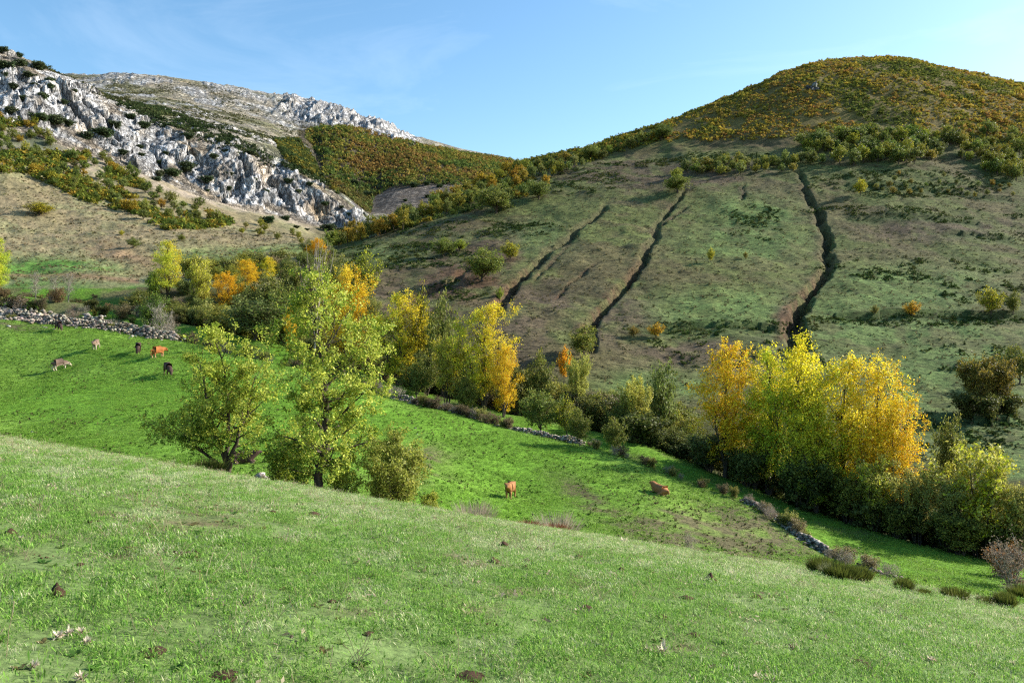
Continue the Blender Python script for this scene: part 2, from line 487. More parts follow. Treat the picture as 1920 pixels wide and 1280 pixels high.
for pts, w0, w1, d0, d1 in GUL:
    pts = np.array(pts, float)
    o = np.argsort(pts[:, 1]); pts = pts[o]
    gx = np.interp(PYG, pts[:, 1], pts[:, 0]) + 16 * (fbm(PYG / 13, PYG * 0 + 3, 71, 4, 0.65) - 0.5) + 5 * (fbm(PYG / 4, PXG / 9, 75, 2) - 0.5)
    u = np.clip((PYG - pts[0, 1]) / (pts[-1, 1] - pts[0, 1]), 0, 1)
    ww = lerp(w0, w1, u) * 0.85 * (0.35 + 1.1 * fbm(PYG / 11, PXG / 25, 72, 3, 0.6)); dd = lerp(d0, d1, np.minimum(u * 1.4, 1)) * (0.15 + 1.15 * fbm(PYG / 15, PXG / 40, 73, 3, 0.6) / 0.75)
    endf = sstep(PYG, pts[0, 1] - 4, pts[0, 1] + 14) * (1 - sstep(PYG, pts[-1, 1] - 12, pts[-1, 1] + 6)) * isr
    dx = (PXG - gx) / ww
    GD += endf * dd * np.clip(1.15 - np.abs(dx) ** 1.2, 0, 1)
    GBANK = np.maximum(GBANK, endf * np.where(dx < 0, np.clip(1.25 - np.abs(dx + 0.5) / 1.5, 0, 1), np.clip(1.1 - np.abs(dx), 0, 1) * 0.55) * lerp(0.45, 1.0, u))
DZ -= GD
# terrace banks on the right-hand hill
BANKS = [([(1150, 612), (1300, 612), (1420, 618), (1480, 630)], 1.1), ([(1540, 592), (1700, 594), (1920, 592), (2200, 590)], 1.4), ([(1560, 408), (1720, 410), (1860, 420)], 0.9), ([(1560, 345), (1700, 352), (1920, 372)], 0.9),
         ([(1740, 440), (1920, 452)], 0.8), ([(1700, 770), (1800, 790), (1920, 800)], 1.2)]
BK = np.zeros_like(Z0)
for pts, h in BANKS:
    pts = np.array(pts, float)
    by = np.interp(PXG, pts[:, 0], pts[:, 1]) + 10 * (fbm(PXG / 60, PXG * 0, 81, 3) - 0.5)
    f = sstep(PXG, pts[0, 0], pts[0, 0] + 40) * (1 - sstep(PXG, pts[-1, 0] - 40, pts[-1, 0])) * isr
    DZ += f * h * (np.exp(-np.clip((by - PYG) / 10, 0, 9)) * (PYG < by) - np.exp(-np.clip((PYG - by) / 7, 0, 9)) * (PYG >= by)) * 0.6
    BK = np.maximum(BK, f * np.exp(-((PYG - by - 3) / 6) ** 2))
# crease between rock and forest on the far mountain
gx = np.interp(PYG, [235, 270, 320, 385], [578, 592, 598, 640])
DZ -= np.where(REG == S_FAR, 5 * np.exp(-((PXG - gx) / 12) ** 2) * sstep(PYG, 240, 262) * (1 - sstep(PYG, 372, 392)), 0)

# limestone: ribs leaning down to the right, cut by clefts
def cells(x, y, seed, tilt=0.9, jitter=0.9):
    """faceted blocks: height of the nearest cell, each with its own level and tilt"""
    ix = np.floor(x); iy = np.floor(y); best = np.full(x.shape, 1e9); out = np.zeros(x.shape)
    for dx in (-1, 0, 1):
        for dy in (-1, 0, 1):
            cx = ix + dx; cy = iy + dy
            px_ = cx + 0.5 + jitter * (_hash(cx, cy, seed) - 0.5); py_ = cy + 0.5 + jitter * (_hash(cx, cy, seed + 1) - 0.5)
            d = (x - px_) ** 2 + (y - py_) ** 2
            h = _hash(cx, cy, seed + 2) - 0.5 + tilt * ((x - px_) * (_hash(cx, cy, seed + 3) - 0.35) + (y - py_) * (_hash(cx, cy, seed + 4) - 0.5))
            m = d < best
            best = np.where(m, d, best); out = np.where(m, h, out)
    return out
def rock_relief(X, Y, Z, px):
    q = (1.15 * X + Z) / 1.52; p = (X - 1.15 * Z) / 1.52
    wq = q + 6 * (fbm(q / 16, p / 16, 91, 3) - 0.5); wp = p + 6 * (fbm(q / 13, p / 13, 95, 2) - 0.5)
    r1 = ridged(wq / 17.0, wp / 50.0, 21, 2)
    b1 = cells(wq / 8.5, wp / 17.0, 901, 1.1)
    b2 = cells(wq / 3.6, wp / 6.0, 911, 1.2)
    b3 = cells(wq / 1.8, wp / 2.8, 921, 1.2)
    return 7.0 * (r1 - 0.45) + 5.0 * b1 + 3.1 * b2 + 1.6 * b3 + 1.0 * (ridged(wq / 1.3, wp / 4.0, 931, 2) - 0.5)
CLEFT = [([(108, 158), (140, 200), (172, 240)], 10, 9), ([(352, 268), (372, 290), (402, 312)], 9, 9), ([(330, 288), (352, 330), (368, 352)], 8, 7), ([(450, 290), (462, 315), (470, 345)], 13, 8), ([(508, 325), (528, 352), (548, 392)], 14, 9), ([(204, 222), (210, 250), (222, 268)], 9, 7), ([(40, 165), (44, 195)], 8, 5), ([(282, 262), (300, 300), (318, 322)], 7, 5), ([(580, 352), (600, 380), (640, 415)], 6, 4), ([(156, 190), (172, 206), (200, 222)], 7, 5)]
CL = np.zeros_like(Z0)
for pts, w_, d_ in CLEFT:
    pts = np.array(pts, float); gx = np.interp(PYG, pts[:, 1], pts[:, 0]) + 8 * (fbm(PYG / 9, PYG * 0, 97, 3) - 0.5)
    dx = (PXG - gx) / w_; f = sstep(PYG, pts[0, 1] - 8, pts[0, 1] + 6) * (1 - sstep(PYG, pts[-1, 1] - 8, pts[-1, 1] + 6))
    CL += f * d_ * np.where(dx < 0, np.clip(1 - np.abs(dx) * 1.1, 0, 1), np.clip(1 - dx * 2.0, 0, 1))

RM = sstep(YG, K7Y - 3, K7Y + 8) * (1 - sstep(YG, K8Y - 4, K8Y + 26)) * (1 - sstep(PXG, 690, 712)) * (PXG < 712)
RMn = RM * sstep(fbm(XG / 14, YG / 9, 61, 3) + 0.35 * np.clip(1 - np.abs((YG - 0.5 * (K7Y + K8Y)) / (0.5 * (K8Y - K7Y) + 1)), 0, 1), 0.40, 0.58)
# scattered outcrops on the upper mountain, and the skyline scarp
K9Y = kcol('K9'); K10Y = kcol('K10'); K11Y = kcol('K11')
SC = sstep(YG, K10Y - 10, K10Y + 25) * sstep(PXG, 470, 560) * (1 - sstep(PXG, 770, 800)) * (YG < K11Y + 30) * (REG == S_FAR)
UP = sstep(fbm(XG / 30 + 0.02 * YG, YG / 22, 64, 4), 0.49, 0.60) * (REG == S_FAR) * (1 - sstep(PXG, 540, 600)) * sstep(YG, K8Y + 5, K8Y + 40)
ROCK = np.maximum(RMn, np.maximum(SC, 0.8 * UP))
RR = rock_relief(XG, YG, Z0, PXG)
DISP = RMn * (RR * 0.9 - CL) + SC * (1.0 * (ridged(XG / 14, (YG + Z0) / 30, 23, 4) - 0.4) * 13) * (1 - 0.5 * sstep(YG, K11Y - 25, K11Y)) + 0.8 * UP * (ridged(XG / 12, YG / 14, 27, 3) - 0.4) * 5

ZT = Z0 + DZ + DISP * 0.75                       # final height table
VX = XG + 0.25 * DISP; VYY = YG - 0.5 * DISP; VZ = ZT.copy()

def terr(X, Y):
    X = np.asarray(X, float); Y = np.asarray(Y, float)
    px = CX + X / Y * F_PX
    ci = np.clip(np.interp(px, PXC, np.arange(NC)), 0, NC - 1.001); ri = np.clip(np.interp(Y, YR, np.arange(NR)), 0, NR - 1.001)
    c = ci.astype(int); r = ri.astype(int); a = ci - c; b = ri - r
    return (ZT[c, r] * (1 - a) + ZT[c + 1, r] * a) * (1 - b) + (ZT[c, r + 1] * (1 - a) + ZT[c + 1, r + 1] * a) * b

def fore(X, Y):
    X = np.asarray(X, float); Y = np.asarray(Y, float)
    z = -1.65 - 0.117 * Y - 0.165 * X - 0.00244 * np.maximum(Y, 0) ** 2
    z = z + 0.10 * (fbm(X / 3.1, Y / 3.1, 101, 3) - 0.5) * sstep(np.hypot(X, Y), 1, 6) + 0.30 * (fbm(X / 11, Y / 11, 103, 2) - 0.5) * sstep(np.hypot(X, Y), 3, 16)
    return z + 0.05 * (fbm(X / 0.7, Y / 0.7, 107, 2) - 0.5)

def ground(X, Y):
    X = np.asarray(X, float); Y = np.asarray(Y, float)
    t = terr(X, np.maximum(Y, 34.0)); f = fore(X, Y)
    return np.where(Y < 34, f, np.where(Y < 58, np.maximum(f, t), t))

YF = np.concatenate([np.linspace(3, 34, 120)[:-1], YR])
def hit(px, py, ymin=0.0):
    """first ground point on the sight line through (px, py), at least ymin metres deep"""
    X = (px - CX) / F_PX * YF
    z = ground(X, YF)
    rows = YH - F_PX * z / YF
    ok = np.where((rows <= py) & (YF >= ymin))[0]
    if len(ok) == 0:
        i = int(np.argmin(np.where(YF >= ymin, rows, 1e9))); Y = YF[i]
    else:
        i = ok[0]
        if i == 0 or YF[i - 1] < ymin: Y = YF[i]
        else:
            t = (rows[i - 1] - py) / max(rows[i - 1] - rows[i], 1e-6); Y = YF[i - 1] + np.clip(t, 0, 1) * (YF[i] - YF[i - 1])
    X = (px - CX) / F_PX * Y
    return Vector((float(X), float(Y), float(ground(X, Y))))

def at_depth(px, Y):
    X = (px - CX) / F_PX * Y
    return Vector((X, Y, float(ground(X, Y))))

# ---- colours of the land (surface colours by what grows there, with gully shade painted in)
C_GRASS = np.array([0.145, 0.295, 0.028]); C_GRASS2 = np.array([0.195, 0.330, 0.045]); C_MUD = np.array([0.135, 0.105, 0.062])
C_HILLG = np.array([0.112, 0.130, 0.040]); C_HILLO = np.array([0.115, 0.100, 0.044]); C_EARTH = np.array([0.150, 0.085, 0.045])
C_BROWN = np.array([0.225, 0.188, 0.100]); C_SCREE = np.array([0.33, 0.27, 0.20]); C_ROCK = np.array([1.0, 0.975, 0.93])
C_STRAW = np.array([0.31, 0.27, 0.16]); C_LITTER = np.array([0.075, 0.062, 0.030])

def mixc(base, col, f):
    return base * (1 - f[..., None]) + np.asarray(col) * f[..., None]

CG = np.zeros((NC, NR, 3))
n1 = fbm(XG / 18, YG / 18, 201, 4); n2 = fbm(XG / 5, YG / 5, 203, 4); n3 = fbm(XG / 1.6, YG / 1.6, 205, 2)
# pasture
c = mixc(np.broadcast_to(C_GRASS, CG.shape), C_GRASS2, sstep(n1, 0.4, 0.65))
poach = np.exp(-(((PXG - 1330 + (PYG - 980) * -1.2) / 170) ** 2 + ((PYG - 1000) / 48) ** 2)) * 1.5
poach = np.maximum(poach, 0.9 * np.exp(-(((PXG - 1105 - (PYG - 935) * 1.2) / 40) ** 2 + ((PYG - 945) / 50) ** 2)))
poach = np.maximum(poach, 0.85 * np.exp(-(((PXG - 770) / 80) ** 2 + ((PYG - 870) / 38) ** 2)))
poach = np.maximum(poach, 0.9 * np.exp(-(((PXG - 20) / 60) ** 2 + ((PYG - 612) / 8) ** 2)))
c = mixc(c, C_MUD, np.clip(poach * (0.35 + 1.3 * sstep(n3 * 0.6 + n2 * 0.4, 0.38, 0.6)), 0, 0.9))
c = mixc(c, C_MUD * 0.9, 0.5 * np.exp(-((YG - A3Y) / 1.2) ** 2) * sstep(n2, 0.35, 0.6))
CG[REG == S_PAST] = c[REG == S_PAST]
# valley meadow, leaf litter and earth under the trees
c = mixc(np.broadcast_to(C_GRASS * 0.92, CG.shape), C_MUD, 0.55 * sstep(n2, 0.52, 0.7))
c = mixc(c, C_LITTER, sstep(YG, TY - 2.5, TY + 3) * 0.9 * sstep(PXG, 100, 330))
c = mixc(c, np.array([0.14, 0.12, 0.06]), 0.6 * (1 - sstep(PXG, 300, 420)) * sstep(n2, 0.4, 0.6))
CG[REG == S_MEAD] = c[REG == S_MEAD]
# right hill
c = mixc(np.broadcast_to(C_HILLG, CG.shape), C_HILLO, sstep(n1 * 0.6 + n2 * 0.4, 0.42, 0.58))
GREEN = [(1420, 410, 90, 40), (1400, 455, 130, 35), (1360, 590, 220, 40), (1700, 545, 180, 45), (1660, 620, 260, 55), (1800, 690, 240, 80), (1880, 850, 140, 90), (1240, 720, 120, 30), (1700, 760, 120, 70), (1000, 450, 60, 40), (740, 470, 90, 18)]
g = np.zeros_like(Z0)
for (x, y, rx, ry) in GREEN:
    g = np.maximum(g, np.exp(-(((PXG - x) / rx) ** 2 + ((PYG - y) / ry) ** 2)))
c = mixc(c, np.array([0.115, 0.172, 0.050]), np.clip(g * (0.45 + 0.9 * sstep(n2, 0.35, 0.62)), 0, 0.9))
BRN = [(880, 490, 130, 70), (770, 545, 110, 50), (1000, 580, 120, 60), (1150, 600, 80, 50), (1330, 335, 120, 26), (1190, 330, 130, 35), (1300, 660, 140, 26), (1760, 430, 150, 24), (1450, 262, 160, 18), (950, 640, 90, 60), (1480, 600, 25, 40)]
g = np.zeros_like(Z0)
for (x, y, rx, ry) in BRN:
    g = np.maximum(g, np.exp(-(((PXG - x) / rx) ** 2 + ((PYG - y) / ry) ** 2)))
c = mixc(c, np.array([0.105, 0.078, 0.050]), np.clip(g * (0.35 + 0.9 * sstep(n2, 0.35, 0.62)), 0, 0.88))
c = mixc(c, np.array([0.155, 0.12, 0.036]), 0.95 * (1 - sstep(PYG, 225, 300)) * sstep(PXG, 1000, 1200))
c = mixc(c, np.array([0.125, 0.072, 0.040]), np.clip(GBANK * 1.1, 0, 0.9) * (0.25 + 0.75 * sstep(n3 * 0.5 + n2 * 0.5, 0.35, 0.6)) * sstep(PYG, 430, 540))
c = mixc(c, np.array([0.07, 0.052, 0.035]), np.clip(GBANK, 0, 0.75) * (1 - sstep(PYG, 430, 540)))  # darker brown inside the upper gullies, their deep shadow put into the colour
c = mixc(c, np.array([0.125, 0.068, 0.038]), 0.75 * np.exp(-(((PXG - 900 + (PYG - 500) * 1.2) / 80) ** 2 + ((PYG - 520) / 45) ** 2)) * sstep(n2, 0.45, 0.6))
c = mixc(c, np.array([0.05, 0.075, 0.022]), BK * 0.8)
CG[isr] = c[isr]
# left slope
c = mixc(np.broadcast_to(C_BROWN, CG.shape), np.array([0.215, 0.20, 0.10]), sstep(n1, 0.42, 0.62))
c = mixc(c, np.array([0.25, 0.195, 0.112]), 0.7 * sstep(n2, 0.5, 0.65))
for (x, y, rx, ry, k) in [(90, 505, 120, 18, 0.95), (230, 545, 180, 10, 0.8), (400, 500, 80, 14, 0.9), (345, 475, 60, 14, 0.5), (300, 548, 60, 7, 0.9), (470, 470, 60, 10, 0.5), (50, 535, 100, 8, .5), (560, 470, 40, 10, 0.5)]:
    c = mixc(c, np.array([0.085, 0.20, 0.03]), np.clip(k * np.exp(-(((PXG - x) / rx) ** 2 + ((PYG - y) / ry) ** 2)) * (0.5 + sstep(n2, 0.3, 0.55)), 0, 0.9))
c = mixc(c, np.array([0.25, 0.14, 0.085]), 0.7 * np.exp(-((PYG - 514 - 0.05 * PXG) / 4) ** 2) * (PXG < 260))
c = mixc(c, np.array([0.26, 0.15, 0.09]), 0.6 * np.exp(-(((PXG - 240 - (PYG - 480) * 2.2) / 45) ** 2 + ((PYG - 480) / 30) ** 2)))
c = mixc(c, C_SCREE, np.clip(sstep(YG, K7Y - 42, K7Y - 6) * (0.45 + 0.7 * sstep(n2, 0.35, 0.6)), 0, 1) * sstep(PYG, 200, 240))
c = mixc(c, np.array([0.06, 0.085, 0.045]), 0.85 * np.exp(-(((PXG - 70) / 75) ** 2 + ((PYG - 262) / 30) ** 2)))
CG[isl] = c[isl]
seam = np.exp(-((PXG - 606) / 26) ** 2) * ((isr | isl) & (PXG < 720))
CG = mixc(CG, np.array([0.13, 0.115, 0.055]), np.clip(seam, 0, 0.9))
# rock band and far mountain
tr = fbm(XG / 40, YG / 30, 221, 4)
c = mixc(np.broadcast_to(np.array([0.62, 0.55, 0.40]), CG.shape), np.array([0.31, 0.31, 0.14]), sstep(tr, 0.47, 0.62) * 0.8)
c = mixc(c, C_SCREE * 1.5, (REG == S_ROCK) * 0.8)
screep = in_poly(PXG, PYG, [(690, 402), (655, 380), (720, 352), (800, 345), (905, 340), (900, 352), (830, 400)])
c = mixc(c, np.array([0.27, 0.23, 0.19]), screep * 0.95)
forest_zone = in_poly(PXG, PYG, [(560, 236), (660, 234), (780, 268), (962, 300), (960, 330), (700, 360), (690, 400), (600, 330), (560, 290)]) & (REG == S_FAR)
c = mixc(c, np.array([0.10, 0.075, 0.032]), forest_zone * 0.85 * ~screep)
ochre = np.exp(-(((PXG - 595) / 30) ** 2 + ((PYG - 392) / 18) ** 2)) + 0.6 * np.exp(-(((PXG - 490) / 22) ** 2 + ((PYG - 318) / 22) ** 2)) + 0.5 * np.exp(-(((PXG - 405) / 30) ** 2 + ((PYG - 330) / 20) ** 2)) + 0.5 * np.exp(-(((PXG - 160) / 25) ** 2 + ((PYG - 235) / 14) ** 2))
rk = mixc(np.broadcast_to(C_ROCK, CG.shape), np.array([0.70, 0.68, 0.64]), sstep(fbm(XG / 9, (YG + Z0) / 14, 231, 4), 0.45, 0.65))
rk = mixc(rk, np.array([0.85, 0.62, 0.36]), np.clip(ochre, 0, 0.85))
c = mixc(c, rk.reshape(CG.shape) if rk.shape == CG.shape else rk, np.zeros_like(Z0)) * (1 - np.clip(ROCK, 0, 1)[..., None]) + rk * np.clip(ROCK, 0, 1)[..., None]
m_ = (REG == S_ROCK) | (REG == S_FAR)
CG[m_] = c[m_]

def grid_part(name, mask_reg, mat, smooth=True):
    """the faces of the height field whose first corner lies in the region, as one mesh"""
    fm = np.isin(REG[:-1, :-1], mask_reg) & ~((PXG > 1040) & (YG > K6Y + 90))[:-1, :-1]
    ci, ri = np.where(fm)
    a = ci * NR + ri
    Q = np.stack([a, a + NR, a + NR + 1, a + 1], 1)
    used, inv = np.unique(Q.ravel(), return_inverse=True)
    V = np.stack([VX.ravel()[used], VYY.ravel()[used], VZ.ravel()[used]], 1)
    me = mesh_np(name, V, inv.reshape(-1, 4), CG.reshape(-1, 3)[used], smooth)
    return tag(obj(name, me, mat), kind='structure')

grid_part('pasture', [S_PAST], M_PAST)
grid_part('valley_meadow', [S_MEAD], M_PAST)
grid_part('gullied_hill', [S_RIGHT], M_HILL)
grid_part('brown_hillside', [S_LEFT], M_SLOPE)
grid_part('limestone_ridge', [S_ROCK], M_ROCK, False)
grid_part('far_mountain', [S_FAR], M_ROCK)

# foreground meadow sheet
gx_ = np.arange(-62, 62.01, 0.4); gy_ = np.concatenate([np.arange(-14, 2, 0.8), np.arange(2, 34, 0.33), np.arange(34, 60, 0.8)])
FX, FY = np.meshgrid(gx_, gy_, indexing='ij')
FZ = fore(FX, FY)
fn = fbm(FX / 2.5, FY / 2.5, 301, 4); fs = fbm(FX / 0.5, FY / 0.5, 305, 2)
dryf = np.clip(0.10 + 0.75 * sstep(FY + 0.25 * FX * 0 + 6 * (fn - 0.5), 9, 25), 0, 1)
FC = mixc(np.broadcast_to(np.array([0.105, 0.165, 0.045]), FX.shape + (3,)), np.array([0.36, 0.36, 0.19]), dryf * 0.8)
FC = mixc(FC, np.array([0.10, 0.072, 0.042]), 0.8 * sstep(fs * 0.6 + fn * 0.4, 0.63, 0.71))
nx, ny = FX.shape
a = (np.arange(nx - 1)[:, None] * ny + np.arange(ny - 1)[None, :]).ravel()
FQ = np.stack([a, a + ny, a + ny + 1, a + 1], 1)
o = obj('foreground_meadow', mesh_np('foreground_meadow', np.stack([FX.ravel(), FY.ravel(), FZ.ravel()], 1), FQ, FC.reshape(-1, 3), True), M_FORE)
tag(o, kind='structure')

# ---------------------------------------------------------------- trees and bushes
def xprod(a, b):
    return np.stack([a[..., 1] * b[..., 2] - a[..., 2] * b[..., 1], a[..., 2] * b[..., 0] - a[..., 0] * b[..., 2], a[..., 0] * b[..., 1] - a[..., 1] * b[..., 0]], -1)
_ring = {}
def ring(sides, n):
    if (sides, n) not in _ring:
        an = np.arange(sides) * 2 * math.pi / sides
        i = np.arange(n - 1)[:, None] * sides; j = np.arange(sides)[None, :]; j2 = (j + 1) % sides
        _ring[(sides, n)] = (np.cos(an)[None, :, None], np.sin(an)[None, :, None], np.stack([i + j, i + j2, i + sides + j2, i + sides + j], -1).reshape(-1, 4))
    return _ring[(sides, n)]

def tube_np(P, R, sides):
    """quads of a tapering tube along the points P with radii R"""
    P = np.asarray(P, float); R = np.asarray(R, float)
    T = np.empty_like(P); T[1:-1] = P[2:] - P[:-2]; T[0] = P[1] - P[0]; T[-1] = P[-1] - P[-2]
    T /= np.sqrt((T * T).sum(1))[:, None] + 1e-9
    ref = np.array([0.0, 1.0, 0.0]) if abs(T[0][1]) < 0.8 else np.array([1.0, 0, 0])
    A = xprod(T, ref[None, :]); A /= np.sqrt((A * A).sum(1))[:, None] + 1e-9
    B = xprod(T, A)
    ca, sa, Q = ring(sides, len(P))
    V = P[:, None, :] + R[:, None, None] * (ca * A[:, None, :] + sa * B[:, None, :])
    return V.reshape(-1, 3), Q

def leaf_quads(rng, C, size, up=0.5, outdir=None, elong=1.0):
    n = len(C)
    nrm = rng.normal(size=(n, 3)); nrm /= np.linalg.norm(nrm, axis=1)[:, None]
    nrm[:, 2] += up
    if outdir is not None:
        nrm += 0.5 * outdir
    nrm /= np.maximum(np.linalg.norm(nrm, axis=1)[:, None], 1e-6)
    a = np.cross(nrm, rng.normal(size=(n, 3))); a /= np.maximum(np.linalg.norm(a, axis=1)[:, None], 1e-6)
    b = np.cross(nrm, a)
    s = (size * rng.uniform(0.6, 1.35, n))[:, None]
    a = a * s * 0.62 * elong; b = b * s * 0.42
    V = np.stack([C - a, C + b - 0.1 * a, C + a, C - b - 0.1 * a], 1).reshape(-1, 3)
    Q = np.arange(n * 4).reshape(-1, 4)
    return V, Q

def branch_path(rng, p0, d, L, n, lift, wob):
    pts = [np.array(p0, float)]
    d = d / math.sqrt((d * d).sum()); W = rng.normal(size=(n, 3)) * wob; W[:, 2] += lift / n
    for i in range(n):
        d = d + W[i]
        d = d / math.sqrt((d * d).sum())
        pts.append(pts[-1] + d * L / n)
    return np.array(pts)

def along(B, s):
    x = s * (len(B) - 1); i = min(int(x), len(B) - 2); f = x - i
    return B[i] * (1 - f) + B[i + 1] * f

def grow(name, seed, stems, prof, n1, n2, n3, el, lift, leaves, leaf_s, sig, colfn, cb=0.2, wob=0.12, bark=None, twig_r=0.006, bare=None, n1_side=None, leafmat=None, asym=None, up=0.5, trunk_sides=7, elong=1.0, sub_el=0.0):
    """stems: list of (points[(x,y,z)...], base radius). prof: [(relative height, crown radius m)]. Returns (trunk mesh, crown mesh)."""
    rng = np.random.default_rng(seed)
    BV, BQ, off = [], [], 0
    LP, LK = [], []
    def add(P, R, s):
        nonlocal off
        V, Q = tube_np(P, R, s); BV.append(V); BQ.append(Q + off); off += len(V)
    top = max(s[0][-1][2] for s in stems)
    ph = [p[0] for p in prof]; pr = [p[1] for p in prof]
    ga = rng.uniform(0, 6.28)
    for si, (pts, r0) in enumerate(stems):
        pts = np.array(pts, float)
        tt = np.linspace(0, 1, len(pts)); q = np.linspace(0, 1, 12)
        P = np.stack([np.interp(q, tt, pts[:, k]) for k in range(3)], 1)
        P[1:-1] = (P[:-2] + 2 * P[1:-1] + P[2:]) / 4
        P[1:] += rng.normal(size=(11, 3)) * 0.012 * top * np.array([1, 1, 0.2]) * 0.6
        R = r0 * (1 - q * 0.9) ** 0.85; R[0] *= 1.35
        add(P, R, trunk_sides)
        for i in range(n1):
            u = cb + (0.985 - cb) * ((i + rng.uniform(0, 1)) / n1) ** 0.9
            p0 = np.array([np.interp(u, q, P[:, k]) for k in range(3)])
            h = p0[2] / top
            ga += 2.4 + rng.normal() * 0.5
            Lm = np.interp(h, ph, pr) * rng.uniform(0.62, 1.15)
            if asym is not None: Lm *= asym(ga % (2 * math.pi), h)
            e = math.radians(lerp(el[0], el[1], h) + rng.normal() * 9)
            L = Lm / max(math.cos(e), 0.45)
            d = np.array([math.cos(ga) * math.cos(e), math.sin(ga) * math.cos(e), math.sin(e)])
            B = branch_path(rng, p0, d, L, 6, lift, wob)
            rr = min(np.interp(u, q, R) * 0.55, 0.03 + 0.022 * L)
            add(B, np.linspace(rr, twig_r, 7), 4 if n1_side is None else n1_side)
            for j in range(n2):
                s = 0.22 + 0.78 * (j + rng.uniform(0, 1)) / n2
                b0 = along(B, s)
                dd = (B[-1] - B[0]) / L * 0.75 + rng.normal(size=3) * 0.55 + np.array([0, 0, sub_el])
                L2 = L * (0.52 - 0.30 * s) * rng.uniform(0.7, 1.3) + 0.04 * top
                B2 = branch_path(rng, b0, dd, L2, 4, lift * 0.7, wob * 1.4)
                add(B2, np.linspace(max(rr * 0.4 * (1 - 0.6 * s), twig_r), twig_r * 0.7, 5), 3)
                for k in range(n3):
                    s2 = 0.2 + 0.8 * (k + rng.uniform(0, 1)) / n3
                    c0 = along(B2, s2)
                    d3 = (B2[-1] - B2[0]) / L2 * 0.6 + rng.normal(size=3) * 0.7
                    L3 = L2 * rng.uniform(0.22, 0.5)
                    B3 = branch_path(rng, c0, d3, L3, 2, lift * 0.4, wob)
                    if k % 2 == 0: add(B3, np.array([twig_r * 0.9, twig_r * 0.7, twig_r * 0.4]), 3)
                    if bare is None or rng.uniform() > bare(B3[-1][2] / top, B3[-1]):
                        LP.append(np.stack([B3[0], B3[-1]])); LK.append(rng.uniform())
    tme = mesh_np(name + '_trunk', np.concatenate(BV), np.concatenate(BQ), None, True)
    tme.materials.append(bark or M_BARK)
    cme = None
    if leaves > 0 and LP:
        LP = np.array(LP); LK = np.array(LK)
        k = rng.integers(0, len(LP), leaves)
        t = rng.uniform(0.1, 1.15, leaves)[:, None]
        C = LP[k, 0] * (1 - t) + LP[k, 1] * t + rng.normal(size=(leaves, 3)) * sig
        ax = C.copy(); ax[:, 2] = 0; ax /= np.maximum(np.linalg.norm(ax, axis=1)[:, None], 1e-6)
        V, Q = leaf_quads(rng, C, leaf_s, up, ax, elong)
        hh = C[:, 2] / top
        colr = colfn(rng, C, hh, LK[k], rng.uniform(size=leaves))
        cme = mesh_np(name + '_crown', V, Q, np.repeat(colr, 4, axis=0))
        cme.materials.append(leafmat or M_LEAF)
    return tme, cme

def pal(*cols, jit=0.22):
    """colour function: mixes the colours by cluster and leaf randomness"""
    cols = [np.array(c, float) for c in cols]
    def f(rng, C, h, k, r):
        x = np.clip(0.65 * k + 0.35 * r, 0, 0.999) * (len(cols) - 1)
        i = x.astype(int); t = (x - i)[:, None]
        A = np.array(cols)
        return (A[i] * (1 - t) + A[np.minimum(i + 1, len(cols) - 1)] * t) * (1 + jit * rng.normal(size=len(h)))[:, None].clip(0.45, 1.7)
    return f

def mixpal(pa, pb, wfn):
    """leaf by leaf choice between two palettes, wfn(C, h, k) = share of the second"""
    def f(rng, C, h, k, r):
        a = pa(rng, C, h, k, r); b = pb(rng, C, h, k, r)
        w = np.clip(wfn(C, h, k), 0, 1)
        s = (rng.uniform(size=len(h)) < w)[:, None]
        return np.where(s, b, a)
    return f

P_LIME = pal((0.24, 0.32, 0.03), (0.38, 0.45, 0.05), (0.55, 0.57, 0.10), (0.31, 0.40, 0.045))
P_GREEN = pal((0.11, 0.19, 0.02), (0.17, 0.27, 0.03), (0.24, 0.34, 0.045))
P_YELL = pal((0.58, 0.42, 0.015), (0.74, 0.56, 0.02), (0.82, 0.66, 0.05), (0.62, 0.55, 0.03))
P_ORAN = pal((0.58, 0.27, 0.010), (0.72, 0.40, 0.012), (0.70, 0.48, 0.02))
P_YGR = pal((0.33, 0.39, 0.025), (0.48, 0.52, 0.035), (0.62, 0.60, 0.05))
P_OAK = pal((0.09, 0.125, 0.022), (0.15, 0.185, 0.03), (0.22, 0.225, 0.04), (0.27, 0.235, 0.045))
P_OLIVE = pal((0.13, 0.155, 0.03), (0.22, 0.235, 0.05), (0.33, 0.31, 0.08))
P_WILL = pal((0.21, 0.235, 0.05), (0.33, 0.33, 0.07), (0.46, 0.42, 0.10), (0.27, 0.30, 0.07))
P_DARK = pal((0.04, 0.058, 0.016), (0.07, 0.095, 0.024), (0.12, 0.135, 0.034))
P_BROWN = pal((0.13, 0.10, 0.045), (0.19, 0.145, 0.07), (0.25, 0.20, 0.10), (0.14, 0.15, 0.05))
P_GREYT = pal((0.25, 0.22, 0.15), (0.34, 0.30, 0.22), (0.21, 0.17, 0.11))
P_BROOM = pal((0.05, 0.075, 0.012), (0.09, 0.115, 0.02), (0.15, 0.15, 0.03))
P_HOLM = pal((0.05, 0.075, 0.034), (0.08, 0.11, 0.05), (0.12, 0.145, 0.07))

R_ = random.Random(5)
PROTO = {}
